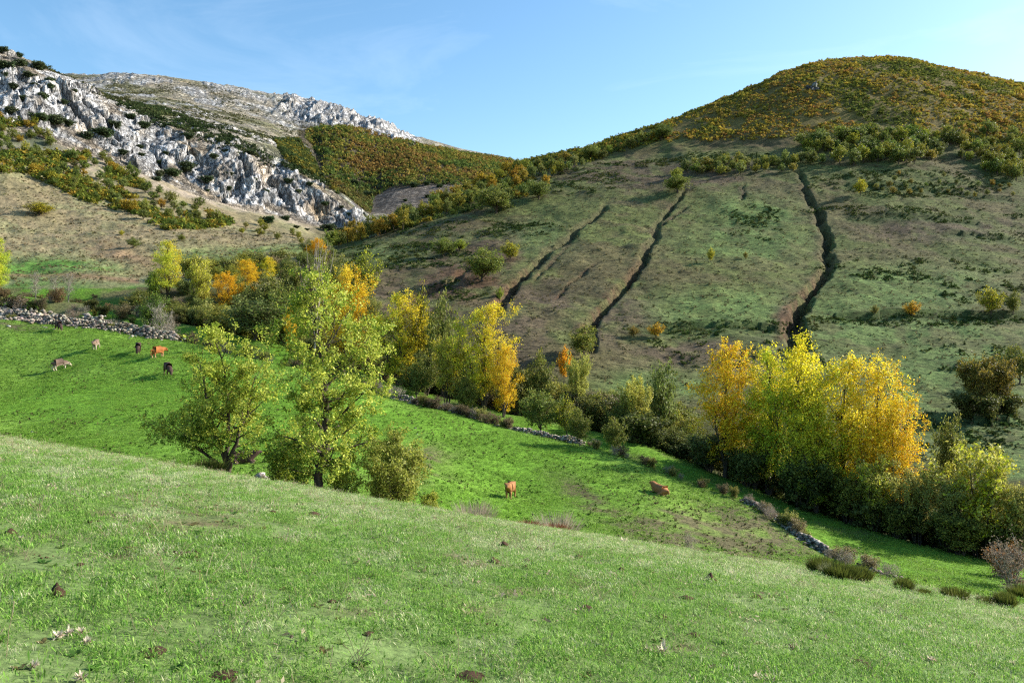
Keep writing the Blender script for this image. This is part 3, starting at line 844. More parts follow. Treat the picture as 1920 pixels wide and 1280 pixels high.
# the two big trees on the edge of the foreground meadow
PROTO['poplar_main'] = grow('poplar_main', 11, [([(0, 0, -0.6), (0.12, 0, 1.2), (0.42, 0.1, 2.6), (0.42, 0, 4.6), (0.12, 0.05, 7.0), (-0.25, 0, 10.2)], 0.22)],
    [(0, 1.3), (0.15, 2.0), (0.3, 2.6), (0.42, 2.0), (0.62, 2.25), (0.75, 1.5), (0.88, 0.65), (1, 0.3)], 46, 6, 4, (4, 62), 0.30, 30000, 0.088, 0.085, mixpal(P_LIME, P_GREEN, lambda C, h, k: 0.30 + 0.25 * (C[:, 0] < -0.4) + 0.25 * (k < 0.3) - 0.2 * h), cb=0.17,  # more dark green on the left and low down: crown shade put into leaf colour
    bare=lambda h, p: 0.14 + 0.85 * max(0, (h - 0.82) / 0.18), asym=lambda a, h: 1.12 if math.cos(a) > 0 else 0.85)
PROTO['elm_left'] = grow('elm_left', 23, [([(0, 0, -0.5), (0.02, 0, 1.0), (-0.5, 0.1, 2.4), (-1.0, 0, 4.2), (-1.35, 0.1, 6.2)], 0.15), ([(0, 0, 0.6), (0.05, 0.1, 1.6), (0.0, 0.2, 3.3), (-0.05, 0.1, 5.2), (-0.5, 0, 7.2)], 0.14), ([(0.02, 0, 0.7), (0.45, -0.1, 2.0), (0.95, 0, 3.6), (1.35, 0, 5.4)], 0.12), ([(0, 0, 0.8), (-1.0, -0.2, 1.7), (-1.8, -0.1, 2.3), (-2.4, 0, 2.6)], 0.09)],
    [(0, 0.9), (0.2, 1.35), (0.45, 1.5), (0.7, 1.15), (0.9, 0.8), (1, 0.4)], 17, 6, 4, (10, 52), 0.35, 24000, 0.088, 0.08, mixpal(P_LIME, P_GREEN, lambda C, h, k: 0.20 + 0.50 * (C[:, 2] < 2.6) + 0.15 * (C[:, 0] < -1) - 0.25 * (h - 0.4)), cb=0.27, bare=lambda h, p: 0.10)  # shaded lower left painted darker green, lit upper crown painted lime
PROTO['sapling'] = grow('sapling', 31, [([(0, 0, -0.2), (0.1, 0, 1.0), (0.0, 0, 2.2)], 0.05), ([(0.1, 0, -0.2), (0.5, 0.2, 0.9), (0.8, 0.2, 1.9)], 0.04), ([(-0.1, 0, -0.2), (-0.5, -0.2, 0.9), (-0.8, -0.1, 1.7)], 0.04)],
    [(0, 0.7), (0.4, 0.85), (1, 0.35)], 14, 5, 3, (15, 60), 0.3, 5500, 0.10, 0.10, mixpal(P_LIME, P_GREEN, lambda C, h, k: 0.35), cb=0.08)
PROTO['dense_bush'] = grow('dense_bush', 37, [([(0, 0, -0.2), (0.1, 0, 1.2), (0.2, 0, 2.6)], 0.07), ([(0.1, 0, -0.2), (0.6, 0.2, 1.0), (0.9, 0.2, 1.9)], 0.05), ([(-0.1, 0, -0.2), (-0.5, -0.2, 1.1), (-0.5, -0.1, 2.3)], 0.05), ([(-0.1, 0, -0.2), (-0.2, -0.5, 0.9), (-0.3, -0.8, 1.7)], 0.05)],
    [(0, 0.9), (0.35, 0.95), (0.7, 0.7), (1, 0.3)], 15, 6, 4, (12, 60), 0.3, 15000, 0.075, 0.09, P_OLIVE, cb=0.05)
# tall stream-side poplars, 14 m at scale 1
def poplar(seed, colfn, leaves=17500, w=1.0, cb=0.13):
    r = np.random.default_rng(seed)
    st = [(0, 0, -0.8)] + [(r.normal() * 0.25, r.normal() * 0.25, z) for z in (3, 6, 9, 12.6)]
    return grow('poplar%d' % seed, seed, [(st, 0.24), ([(0.1, 0, 0.3), (0.9 * w, 0.4, 3), (1.5 * w, 0.5, 6), (1.8 * w, 0.4, 10)], 0.16), ([(-0.1, 0, 0.4), (-0.9 * w, -0.3, 3), (-1.6 * w, -0.4, 6), (-2.0 * w, -0.3, 9)], 0.15)],
        [(0, 1.4 * w), (0.2, 2.2 * w), (0.45, 2.3 * w), (0.7, 1.9 * w), (0.9, 1.1 * w), (1, 0.35)], 20, 6, 4, (22, 68), 0.42, leaves, 0.145, 0.18, colfn, cb=cb, bare=lambda h, p: 0.12, up=0.35)
PROTO['poplar_gold'] = poplar(101, mixpal(P_YELL, P_ORAN, lambda C, h, k: 0.25 + 0.4 * (k > 0.6)))
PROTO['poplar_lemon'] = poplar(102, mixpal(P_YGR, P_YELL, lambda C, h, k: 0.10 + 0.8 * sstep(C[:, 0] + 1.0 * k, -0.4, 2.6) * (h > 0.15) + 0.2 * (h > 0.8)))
PROTO['poplar_green'] = poplar(103, mixpal(mixpal(P_LIME, P_GREEN, lambda C, h, k: 0.35 + 0.3 * (h < 0.4)), P_YGR, lambda C, h, k: 0.15 + 0.75 * sstep(h, 0.4, 0.85)))  # yellow-lime leaves toward the top: the sunlit crown painted into leaf colour
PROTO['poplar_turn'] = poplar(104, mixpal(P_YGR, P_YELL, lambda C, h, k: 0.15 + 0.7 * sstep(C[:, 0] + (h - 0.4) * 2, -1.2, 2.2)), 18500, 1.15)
PROTO['poplar_amber'] = poplar(105, mixpal(P_YELL, P_ORAN, lambda C, h, k: 0.06 + 0.3 * (C[:, 0] > 1.2)), 18500, 1.2)
PROTO['poplar_bare'] = grow('poplar_bare', 106, [([(0, 0, -0.5), (0, 0, 4), (0.1, 0, 8), (0, 0, 12.5)], 0.14)], [(0, 0.6), (0.4, 1.2), (0.8, 0.8), (1, 0.2)], 18, 4, 2, (45, 72), 0.4, 1500, 0.15, 0.15, P_YGR, cb=0.25, bark=M_BARKP, bare=lambda h, p: 0.75)
# round-headed oaks, 5 m at scale 1
def oak(seed, colfn, leaves, ls, n=(20, 6, 3), sig=0.17):
    r = np.random.default_rng(seed)
    return grow('oak%d' % seed, seed, [([(0, 0, -0.5), (r.normal() * 0.1, 0, 1.1), (r.normal() * 0.25, r.normal() * 0.2, 2.4), (r.normal() * 0.3, r.normal() * 0.3, 4.5)], 0.13), ([(0, 0, 0.7), (0.5, 0.2, 1.8), (1.1, 0.3, 3.4)], 0.08), ([(0, 0, 0.7), (-0.6, -0.2, 1.8), (-1.1, -0.2, 3.2)], 0.08)],
        [(0, 0.8), (0.25, 1.35), (0.5, 1.55), (0.75, 1.3), (0.92, 0.75), (1, 0.3)], n[0], n[1], n[2], (2, 55), 0.3, leaves, ls, sig, colfn, cb=0.27, bare=lambda h, p: 0.08)
PROTO['oak_a'] = oak(201, P_OAK, 5200, 0.16)
PROTO['oak_b'] = oak(202, mixpal(P_OAK, P_OLIVE, lambda C, h, k: 0.5 * (k > 0.4)), 5200, 0.16)
PROTO['oak_c'] = oak(203, mixpal(P_OAK, P_YGR, lambda C, h, k: 0.25 + 0.4 * (k > 0.6)), 5200, 0.16)
# low-detail scrub oaks for the hillsides
for i in range(5):
    PROTO['scrub_%d' % i] = oak(221 + i, [P_OAK, P_OLIVE, P_OAK, P_OLIVE, P_OAK][i], 1500, 0.30, (9, 4, 3), 0.24)
# willows: many thin stems from the ground, 6 m
def willow(seed, colfn, leaves, ls=0.13):
    r = np.random.default_rng(seed); stems = []
    for i in range(9):
        a = i * 0.7 + r.normal() * 0.2; rr = r.uniform(0.6, 2.4)
        stems.append(([(0.2 * math.cos(a), 0.2 * math.sin(a), -0.3), (0.45 * rr * math.cos(a), 0.45 * rr * math.sin(a), 1.8), (0.8 * rr * math.cos(a), 0.8 * rr * math.sin(a), 3.6), (1.15 * rr * math.cos(a), 1.15 * rr * math.sin(a), 5.9 - 0.55 * rr + r.normal() * 0.3)], 0.06))
    return grow('willow%d' % seed, seed, stems, [(0, 0.6), (0.3, 0.9), (0.7, 0.9), (1, 0.4)], 10, 5, 3, (20, 60), 0.25, leaves, ls, 0.15, colfn, cb=0.22, twig_r=0.005, bare=lambda h, p: 0.12, elong=1.35, trunk_sides=4, n1_side=3)
PROTO['willow_a'] = willow(301, P_WILL, 11000)
PROTO['willow_b'] = willow(302, mixpal(P_WILL, P_YGR, lambda C, h, k: 0.5 * (k > 0.3)), 9000)
PROTO['willow_dark'] = willow(303, mixpal(P_OLIVE, P_DARK, lambda C, h, k: 0.45), 9000, 0.15)
# shrubs about 2 m
def shrub(seed, colfn, leaves, ls, spread=1.0, n=(8, 4, 3), bark=None, sig=0.12, mat=None):
    r = np.random.default_rng(seed); stems = []
    for i in range(6):
        a = i * 1.05 + r.normal() * 0.2; rr = r.uniform(0.3, 1.1) * spread
        stems.append(([(0, 0, -0.25), (0.5 * rr * math.cos(a), 0.5 * rr * math.sin(a), 0.8), (rr * math.cos(a), rr * math.sin(a), 1.9 - 0.5 * rr / spread)], 0.035))
    return grow('shrub%d' % seed, seed, stems, [(0, 0.45), (0.5, 0.6), (1, 0.25)], n[0], n[1], n[2], (10, 60), 0.2, leaves, ls, sig, colfn, cb=0.08, twig_r=0.006, bark=bark, trunk_sides=4, n1_side=3, leafmat=mat)
PROTO['bramble'] = shrub(401, P_DARK, 3200, 0.14)
PROTO['thorn'] = shrub(402, P_BROWN, 2600, 0.10, 1.0, (9, 5, 3), M_BARK)
PROTO['thorn_grey'] = shrub(403, P_GREYT, 1500, 0.08, 1.0, (10, 5, 4), M_BARKP)
PROTO['shrub_green'] = shrub(404, P_OLIVE, 3200, 0.12)
PROTO['holm'] = shrub(405, P_HOLM, 1500, 0.28, 1.25, (6, 4, 3), None, 0.2, M_SCRUB)
PROTO['bare_sapling'] = grow('bare_sapling', 410, [([(0, 0, -0.3), (0, 0, 1.8), (0.1, 0, 4.2)], 0.07), ([(0.1, 0, 0.3), (0.4, 0.1, 2), (0.6, 0.1, 3.6)], 0.05)], [(0, 0.4), (0.3, 0.9), (0.7, 0.8), (1, 0.2)], 16, 6, 4, (30, 65), 0.3, 700, 0.09, 0.1, P_GREYT, cb=0.15, bark=M_BARKP, twig_r=0.010)
# broom: upright green switches
def broom(seed, n=900, h=1.1, w=0.8, colfn=P_BROOM, drop=0.0, wid=0.02):
    r = np.random.default_rng(seed)
    a = r.uniform(0, 6.283, n); rad = np.sqrt(r.uniform(0, 1, n)) * w * 0.55
    base = np.stack([rad * np.cos(a), rad * np.sin(a), np.full(n, -0.05)], 1)
    hh = h * r.uniform(0.55, 1.05, n) * np.sqrt(np.clip(1.05 - (rad / w) ** 2, 0.1, 1))
    tip = base + np.stack([np.cos(a) * rad * 0.9 + r.normal(size=n) * 0.14 * h, np.sin(a) * rad * 0.9 + r.normal(size=n) * 0.14 * h, hh], 1)
    side = np.stack([-np.sin(a + r.normal(size=n)), np.cos(a), np.zeros(n)], 1) * wid
    mid_ = (base + tip) / 2 + side * 0.6
    V = np.stack([base - side * 0.5, mid_ + side, tip, mid_ - side], 1).reshape(-1, 3)
    cc = colfn(r, tip, tip[:, 2] / h, r.uniform(size=n), r.uniform(size=n))
    me = mesh_np('broom%d' % seed, V, np.arange(n * 4).reshape(-1, 4), np.repeat(cc, 4, 0)); me.materials.append(M_LEAF)
    return me
ME_BROOM = [broom(501, 1500), broom(502, 1300, 0.9, 1.0)]
ME_REDP = broom(503, 500, 0.5, 0.7, pal((0.16, 0.06, 0.03), (0.24, 0.10, 0.05), (0.28, 0.2, 0.09)))
ME_TWIG = broom(504, 420, 1.0, 1.0, P_GREYT, 0, 0.009)

def plant(kind, name, loc, sc, label, cat, group=None, rz=None, tint=(1, 1, 1), parts=('trunk', 'crown'), sx=None):
    t, c = PROTO[kind]
    rz = R_.uniform(0, 6.28) if rz is None else rz
    s = (sc, sc, sc) if sx is None else (sx, sx, sc)
    r = empty(name, (loc[0], loc[1], loc[2] - 0.05), rz, s)
    tag(r, label, cat, group)
    obj(parts[0], t, None, r)
    if c is not None:
        obj(parts[1], c, None, r, tint)
    return r

def jit(a=0.15, b=0.1):
    k = 1 + R_.uniform(-a, a)
    return (k * (1 + R_.uniform(-b, b)), k * (1 + R_.uniform(-b, b) * 0.7), k)
PH = {'poplar_main': 10.0, 'elm_left': 7.6, 'sapling': 2.5, 'dense_bush': 3.0, 'poplar_gold': 13.6, 'poplar_lemon': 13.6, 'poplar_green': 13.6, 'poplar_turn': 13.6, 'poplar_amber': 13.6, 'poplar_bare': 13.0,
      'oak_a': 5.2, 'oak_b': 5.2, 'oak_c': 5.2, 'willow_a': 6.2, 'willow_b': 6.2, 'willow_dark': 6.2, 'bramble': 2.2, 'thorn': 2.2, 'thorn_grey': 2.2, 'shrub_green': 2.2, 'holm': 2.1, 'bare_sapling': 4.5}
for i in range(5): PH['scrub_%d' % i] = 5.2
PW = {'poplar_gold': 7.2, 'poplar_lemon': 7.2, 'poplar_green': 7.2, 'poplar_turn': 8.2, 'poplar_amber': 8.6, 'oak_a': 4.2, 'oak_b': 4.2, 'oak_c': 4.2, 'willow_a': 6.4, 'willow_b': 6.4, 'willow_dark': 6.4, 'bramble': 2.6, 'thorn': 2.6, 'thorn_grey': 2.6, 'shrub_green': 2.6, 'holm': 3.2, 'bare_sapling': 2.4, 'dense_bush': 3.2, 'sapling': 2.6, 'poplar_bare': 2.6}

def tree_px(kind, name, px, base, top, width, label, cat='tree', group=None, Y=None, tint=(1, 1, 1), rz=None, parts=('trunk', 'crown')):
    """a plant whose foot stands at the ground seen at (px, base) and whose size follows from its depth"""
    p = at_depth(px, Y) if Y else hit(px, base)
    zt = (YH - top) / F_PX * p.y
    H = max(zt - p.z, 0.3)
    sc = H / PH[kind]
    sx = (width / F_PX * p.y) / PW[kind] if width and kind in PW else sc
    return plant(kind, name, p, sc, label, cat, group, rz, tint, parts, sx)

# --- the two trees and their undergrowth at the edge of the foreground meadow
p = at_depth(592, 36.0)
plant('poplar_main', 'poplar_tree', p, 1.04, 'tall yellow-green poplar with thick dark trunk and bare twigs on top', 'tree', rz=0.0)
tv, tq, off_ = [], [], 0
rng = np.random.default_rng(66)
for i in range(13):
    a_ = rng.uniform(0, 6.28); rr_ = rng.uniform(0.05, 0.75); z0_ = rng.uniform(6.8, 8.6); z1_ = rng.uniform(10.0, 11.8) - 0.9 * rr_
    B_ = branch_path(rng, (-0.1 + 0.2 * rr_ * math.cos(a_), 0.2 * rr_ * math.sin(a_), z0_), np.array([rr_ * math.cos(a_) * 0.35, rr_ * math.sin(a_) * 0.35, 1.0]), z1_ - z0_, 6, 0.25, 0.05)
    V_, Q_ = tube_np(B_, np.linspace(0.028, 0.006, 7), 4); tv.append(V_); tq.append(Q_ + off_); off_ += len(V_)
    for k_ in range(3):
        j_ = rng.integers(2, 6); B2_ = branch_path(rng, B_[j_], np.array([rng.normal() * 0.5, rng.normal() * 0.5, 1.0]), rng.uniform(0.5, 1.1), 3, 0.3, 0.06)
        V_, Q_ = tube_np(B2_, np.linspace(0.012, 0.004, 4), 3); tv.append(V_); tq.append(Q_ + off_); off_ += len(V_)
obj('bare_twigs', mesh_np('bare_twigs', np.concatenate(tv), np.concatenate(tq), None, True), M_BARKP, bpy.data.objects['poplar_tree'])
p = at_depth(425, 38.5)
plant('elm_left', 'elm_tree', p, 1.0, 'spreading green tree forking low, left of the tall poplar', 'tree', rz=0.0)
plant('sapling', 'sapling', at_depth(540, 37.5), 1.0, 'leafy green suckers between the two big trees beside the rocks', 'bush')
plant('sapling', 'sapling', at_depth(640, 36.5), 0.78, 'leafy suckers just right of the thick poplar trunk', 'bush', rz=2.0)
plant('dense_bush', 'bush', at_depth(735, 36.5), 1.12, 'dense olive green bush right of the tall poplar', 'bush', rz=0.4, tint=(1.3, 1.35, 1.05))
plant('sapling', 'bush', at_depth(808, 36.0), 0.42, 'small leafy bush at the right foot of the olive bush', 'bush', rz=1.0, tint=(0.9, 0.85, 0.8))
for px, Y, me, s, lab in ((390, 36.5, ME_BROOM[0], 1.0, 'low green broom tuft left of the low-forking tree'), (305, 35.0, ME_REDP, 0.9, 'dead brown stalks on the meadow edge, far left of the trees'), (890, 36, ME_TWIG, 1.2, 'thin bare grey bush right of the small leafy bush'), (1045, 36, ME_TWIG, 1.3, 'thin bare grey bush above the reddish plants'),
                          (990, 31.5, ME_REDP, 0.8, 'low reddish plant, left one on the meadow edge'), (1040, 31.5, ME_REDP, 0.9, 'low reddish-orange plant, right one on the meadow edge')):
    o = obj('broom_bush' if me in ME_BROOM else 'dry_plant', me); o.location = at_depth(px, Y); o.scale = (s, s, s); tag(o, lab, 'bush')
tree_px('thorn_grey', 'bush', 1292, 1032, 996, 34, 'round grey-brown bush alone below the trampled pasture', 'bush', Y=34.0)

# --- big group on the stream at the right
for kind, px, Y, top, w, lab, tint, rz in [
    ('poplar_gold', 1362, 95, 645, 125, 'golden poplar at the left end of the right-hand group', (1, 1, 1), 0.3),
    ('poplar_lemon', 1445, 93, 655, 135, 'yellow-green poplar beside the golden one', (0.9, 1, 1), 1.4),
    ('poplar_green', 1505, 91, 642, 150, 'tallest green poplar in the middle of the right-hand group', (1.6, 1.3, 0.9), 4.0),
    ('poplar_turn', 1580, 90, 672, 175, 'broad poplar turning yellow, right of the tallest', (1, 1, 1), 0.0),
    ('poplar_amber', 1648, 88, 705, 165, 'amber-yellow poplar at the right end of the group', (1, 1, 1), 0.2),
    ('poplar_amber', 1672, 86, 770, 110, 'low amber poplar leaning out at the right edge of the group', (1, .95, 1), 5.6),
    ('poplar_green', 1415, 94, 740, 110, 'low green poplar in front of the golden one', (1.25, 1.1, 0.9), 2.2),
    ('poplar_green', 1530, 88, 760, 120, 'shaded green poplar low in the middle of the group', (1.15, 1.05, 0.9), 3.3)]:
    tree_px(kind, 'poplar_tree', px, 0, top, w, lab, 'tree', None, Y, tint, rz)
for kind, px, Y, top, w, lab, tint in [
    ('willow_b', 1640, 84, 862, 110, 'yellowish willow below the amber poplars', (1, 1, 1)), ('willow_dark', 1590, 86, 890, 130, 'dark willow in the shade under the poplars', (1.5, 1.4, 1.1)), ('willow_dark', 1500, 88, 860, 130, 'dark green willow under the tallest poplar', (0.9, 1, 1)), ('willow_dark', 1400, 92, 845, 120, 'dark green willow under the golden poplar', (0.9, 1, 1)),
    ('willow_a', 1720, 82, 880, 120, 'pale willow in the middle of the stream line', (0.95, 0.95, 1)), ('willow_b', 1838, 79, 842, 190, 'large yellow-green willow at the right', (1.1, 1.08, 1)), ('willow_a', 1775, 80, 905, 110, 'smaller grey-green willow left of the large one', (0.8, 0.85, 1)), ('willow_a', 1905, 77, 900, 130, 'yellow willow cut by the right edge', (0.9, 0.9, 1)), ('willow_dark', 1680, 82, 945, 90, 'low dark willow at the meadow edge', (1.5, 1.4, 1.1)), ('willow_dark', 1800, 78, 965, 140, 'low dark willow under the large one', (1.5, 1.4, 1.1)), ('willow_dark', 1330, 96, 812, 110, 'dark willow left of the golden poplar', (0.8, 0.9, 1))]:
    tree_px(kind, 'willow', px, 0, top, w, lab, 'willow', None, Y, tint)
tree_px('oak_b', 'oak_tree', 1780, 872, 785, 62, 'slim olive oak above the large willow', 'tree', Y=98)
tree_px('willow_dark', 'oak_tree', 1830, 775, 672, 95, 'bushy bronze oak, left of the pair on the shaded slope', 'tree', tint=(1.25, 0.95, 0.7))
tree_px('willow_dark', 'oak_tree', 1872, 772, 676, 90, 'bushy bronze oak, right of the pair on the shaded slope', 'tree', tint=(1.15, 0.85, 0.6))
for px, base, w, lab in [(1812, 780, 56, 'low dark shrub at the left foot of the bronze pair'), (1850, 782, 64, 'low dark shrub between the feet of the bronze pair'), (1890, 780, 60, 'low dark shrub at the right foot of the bronze pair')]:
    tree_px('bramble', 'shrub', px, base, base - 46, w, lab, 'bush', tint=(1.3, 1.1, 0.9))
tree_px('oak_a', 'oak_tree', 1910, 720, 650, 60, 'dark oak cut by the right edge above the bronze pair', 'tree')
tree_px('poplar_bare', 'tree', 1690, 0, 700, 46, 'thin grey-green tree behind the amber poplars', 'tree', Y=112)
tree_px('thorn_grey', 'bush', 1898, 1100, 1008, 110, 'bare brownish-grey thorn bush at the right edge', 'bush', tint=(0.55, 0.47, 0.45), Y=61)
tree_px('thorn', 'bush', 1885, 1080, 1020, 80, 'reddish-brown bush behind the bare thorn bush', 'bush', tint=(1.2, 0.75, 0.6), Y=67)

# --- trees along the stream, middle and left
for kind, nm, px, Y, top, w, lab, tint, rz in [
    ('poplar_amber', 'poplar_tree', 648, 124, 512, 112, 'orange-yellow poplar just right of the tall poplar top', (1, 0.95, 1), 0.2),
    ('poplar_lemon', 'poplar_tree', 748, 124, 550, 112, 'yellow-green poplar right of the orange-yellow one', (1, 1, 1), 0.0),
    ('poplar_turn', 'poplar_tree', 908, 114, 572, 118, 'yellow poplar with orange lower branches above the hedge', (1, 1, 1), 0.0),
    ('poplar_gold', 'poplar_tree', 945, 110, 650, 60, 'small golden poplar leaning right of the yellow poplar', (1, 0.95, 1), 0.3),
    ('oak_b', 'oak_tree', 828, 122, 562, 66, 'dull green oak between the two yellow poplars', (0.9, 0.95, 1), None),
    ('oak_c', 'oak_tree', 792, 126, 556, 50, 'bronze-green oak behind the yellow-green poplar', (0.9, 0.8, 0.8), None),
    ('willow_b', 'willow', 838, 114, 636, 90, 'thin yellowish willow left of the yellow poplar', (1.1, 1, 0.9), None),
    ('willow_dark', 'willow', 800, 118, 662, 70, 'dark willow below the dull green oak', (1, 1, 1), None),
    ('oak_b', 'oak_tree', 478, 134, 560, 130, 'large grey-green oak right of the grazing cows', (0.8, 0.9, 1.2), None),
    ('oak_a', 'oak_tree', 545, 138, 545, 90, 'dark green oak behind the tall poplar', (0.9, 1, 1), None),
    ('oak_a', 'oak_tree', 420, 140, 588, 70, 'dark oak below the orange tree upstream', (1, 1, 1), None),
    ('oak_b', 'oak_tree', 505, 160, 515, 70, 'green oak upstream, left of the dead twigs', (1, 1, 1), None),
    ('oak_a', 'oak_tree', 548, 170, 492, 60, 'dark green oak upstream by the dead twigs', (1, 1, 1), None),
    ('oak_b', 'oak_tree', 628, 165, 486, 62, 'olive oak above the orange-yellow poplar', (1, 1, 1), None),
    ('oak_c', 'oak_tree', 680, 168, 478, 62, 'green-yellow oak right of the olive oak upstream', (1, 1, 1), None),
    ('poplar_gold', 'poplar_tree', 427, 158, 512, 62, 'orange poplar upstream with pale trunk', (1, 0.85, 0.8), None),
    ('poplar_gold', 'poplar_tree', 465, 172, 488, 54, 'light orange poplar right of the orange one upstream', (1, 0.95, 1), None),
    ('poplar_lemon', 'poplar_tree', 315, 170, 452, 66, 'lime-yellow poplar on the left bank', (1, 1.05, 1.4), None),
    ('willow_b', 'willow', 376, 162, 492, 64, 'pale yellow bushy willow right of the lime-yellow poplar', (1.15, 1.1, 1), None),
    ('poplar_lemon', 'poplar_tree', -4, 172, 446, 46, 'yellow-green poplar cut by the left edge', (0.95, 1.1, 1.4), None),
    ('poplar_gold', 'poplar_tree', 592, 214, 448, 40, 'small orange poplar above the dead twigs', (1, 0.8, 0.7), None),
    ('poplar_lemon', 'poplar_tree', 500, 186, 482, 40, 'small yellow poplar far upstream', (1, 1, 1), None),
    ('poplar_gold', 'poplar_tree', 545, 128, 575, 30, 'small gold poplar peeping left of the tall poplar', (1, 1, 1), None),
    ('willow_a', 'willow', 1190, 108, 712, 78, 'yellow-green willow in the middle of the stream line', (1.15, 1.15, 0.9), None),
    ('oak_b', 'oak_tree', 1242, 112, 686, 76, 'grey-green oak right of the yellow-green willow', (0.8, 0.95, 1.1), None),
    ('willow_a', 'willow', 1086, 118, 668, 60, 'pale green willow below the oak on the hill foot', (1.1, 1.15, 1), None),
    ('oak_b', 'oak_tree', 1012, 118, 665, 56, 'olive tree right of the yellow poplar', (1, 1, 1), None),
    ('willow_dark', 'willow', 970, 116, 690, 70, 'dull shrubby willow beside the yellow poplar', (1.1, 1, 1), None),
    ('poplar_bare', 'tree', 590, 118, 485, 34, 'pale bare tree behind the tall poplar', (1, 1, 1), None)]:
    tree_px(kind, nm, px, 0, top, w, lab, 'tree', None, Y, tint, rz)
tree_px('oak_c', 'oak_tree', 1058, 690, 655, 24, 'tiny orange tree left of the oak on the hill foot', 'tree', tint=(2.6, 1.2, 0.4), Y=131)
tree_px('oak_a', 'oak_tree', 1092, 672, 612, 66, 'round oak on the hill foot beside the gully mouth', 'tree', tint=(1.1, 1.1, 1))
# oaks by the hedge and wall
for px, base, top, w, lab, kind in [(782, 748, 677, 60, 'small round oak on the wall behind the hedge', 'oak_b'), (878, 782, 708, 46, 'slim green oak rising from the hedge', 'oak_a'), (1012, 812, 734, 78, 'flat-topped oak standing on the stone wall', 'oak_b'), (1062, 818, 748, 50, 'oak shrub right of the flat-topped oak', 'oak_c'), (1086, 836, 768, 44, 'dark oak shrub at the end of the stone wall', 'oak_a'), (1152, 852, 785, 40, 'small oak alone right of the stone wall', 'oak_b')]:
    q_ = hit(px, base)
    tree_px(kind, 'oak_tree', px, base, top, w, lab, 'tree', tint=jit(0.1, 0.08))

# ---------------------------------------------------------------- scattering on the land
ROWS = YH - F_PX * ZT / YR[None, :]
def hit_t(px, py, ymin=60.0):
    c = int(np.clip(np.searchsorted(PXC, px), 0, NC - 1))
    ok = np.where((ROWS[c] <= py) & (YR >= ymin))[0]
    i = ok[0] if len(ok) else NR - 1
    Y = YR[i]
    return np.array([(px - CX) / F_PX * Y, Y, ZT[c, i]])

def world_scatter(rng, n, px0, px1, y0, y1, poly=None, keep=None):
    """points spread evenly over the land between two depths, kept where they fall in the outlined zone"""
    px = rng.uniform(px0, px1, n); Y = np.sqrt(rng.uniform(y0 ** 2, y1 ** 2, n))
    X = (px - CX) / F_PX * Y; z = terr(X, Y); py = YH - F_PX * z / Y
    ok = np.ones(n, bool) if poly is None else in_poly(px, py, poly)
    if keep is not None: ok &= keep(px, py, X, Y)
    return np.stack([X, Y, z], 1)[ok], px[ok], py[ok]

def clumps(name, rng, P, size, colr, nq, qs, flat=0.7, mat=None, label=None, cat=None):
    """many small leafy clumps joined: P feet, size radius per clump, colour per clump"""
    n = len(P)
    d = rng.normal(size=(n, nq, 3)); d /= np.linalg.norm(d, axis=2)[..., None]
    d[..., 2] = np.abs(d[..., 2]) * 1.0
    rad = rng.uniform(0.35, 1.0, (n, nq, 1)) ** 0.6
    C = P[:, None, :] + d * rad * size[:, None, None] * np.array([1, 1, flat * 1.6])
    V, Q = leaf_quads(rng, C.reshape(-1, 3), 1.0, 0.45, d.reshape(-1, 3))
    cc = C.reshape(-1, 1, 3); s = np.repeat(size, nq)[:, None, None] * qs
    V = (V.reshape(-1, 4, 3) - cc) * s + cc
    cl = np.repeat(colr, nq, axis=0) * (1 + 0.20 * rng.normal(size=(n * nq, 1))).clip(0.4, 1.8)
    o = obj(name, mesh_np(name, V.reshape(-1, 3), Q, np.repeat(cl, 4, axis=0)), mat or M_SCRUB)
    tag(o, label, cat, None, 'stuff')
    return o

def zone_cols(rng, X, Y, cols, sc=22.0, seed=7, jitter=0.45):
    f = fbm(X / sc, Y / sc, seed, 4); f = (f - 0.32) / 0.36 + jitter * rng.normal(size=len(X)) * 0.5
    x = np.clip(f, 0, 0.999) * (len(cols) - 1); i = x.astype(int); t = (x - i)[:, None]
    A = np.array(cols)
    return A[i] * (1 - t) + A[np.minimum(i + 1, len(cols) - 1)] * t

rng = np.random.default_rng(77)
# autumn scrub on the round summit
SUMMIT = [(900, 345), (1000, 318), (1180, 275), (1290, 268), (1420, 262), (1560, 252), (1700, 245), (1800, 268), (1990, 285), (1990, 60), (1500, 60), (900, 260)]
P, px, py = world_scatter(rng, 44000, 900, 2000, 300, 470, SUMMIT, lambda px, py, X, Y: fbm(X / 9, Y / 9, 401, 3) + 0.0011 * np.clip(300 - py, -50, 180) > 0.43)
P = P[:23000]; n = len(P)
cols = zone_cols(rng, P[:, 0], P[:, 1], [(0.06, 0.078, 0.022), (0.10, 0.11, 0.024), (0.14, 0.13, 0.024), (0.175, 0.135, 0.026), (0.12, 0.11, 0.026), (0.155, 0.088, 0.036), (0.16, 0.135, 0.026), (0.10, 0.105, 0.024)], 26.0, 403, 0.35)
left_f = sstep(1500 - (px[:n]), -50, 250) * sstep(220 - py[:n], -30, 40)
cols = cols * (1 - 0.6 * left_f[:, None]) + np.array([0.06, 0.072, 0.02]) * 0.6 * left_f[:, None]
clumps('autumn_scrub', rng, P, (0.35 + 0.75 * rng.uniform(0, 1, n) ** 2.2) * (1 + 0.5 * sstep(fbm(P[:, 0] / 7, P[:, 1] / 7, 405, 2), 0.5, 0.7)), cols * np.array([2.55, 2.25, 1.75]), 8, 0.85, 0.55, label='orange and green autumn scrub covering the round summit', cat='scrub')
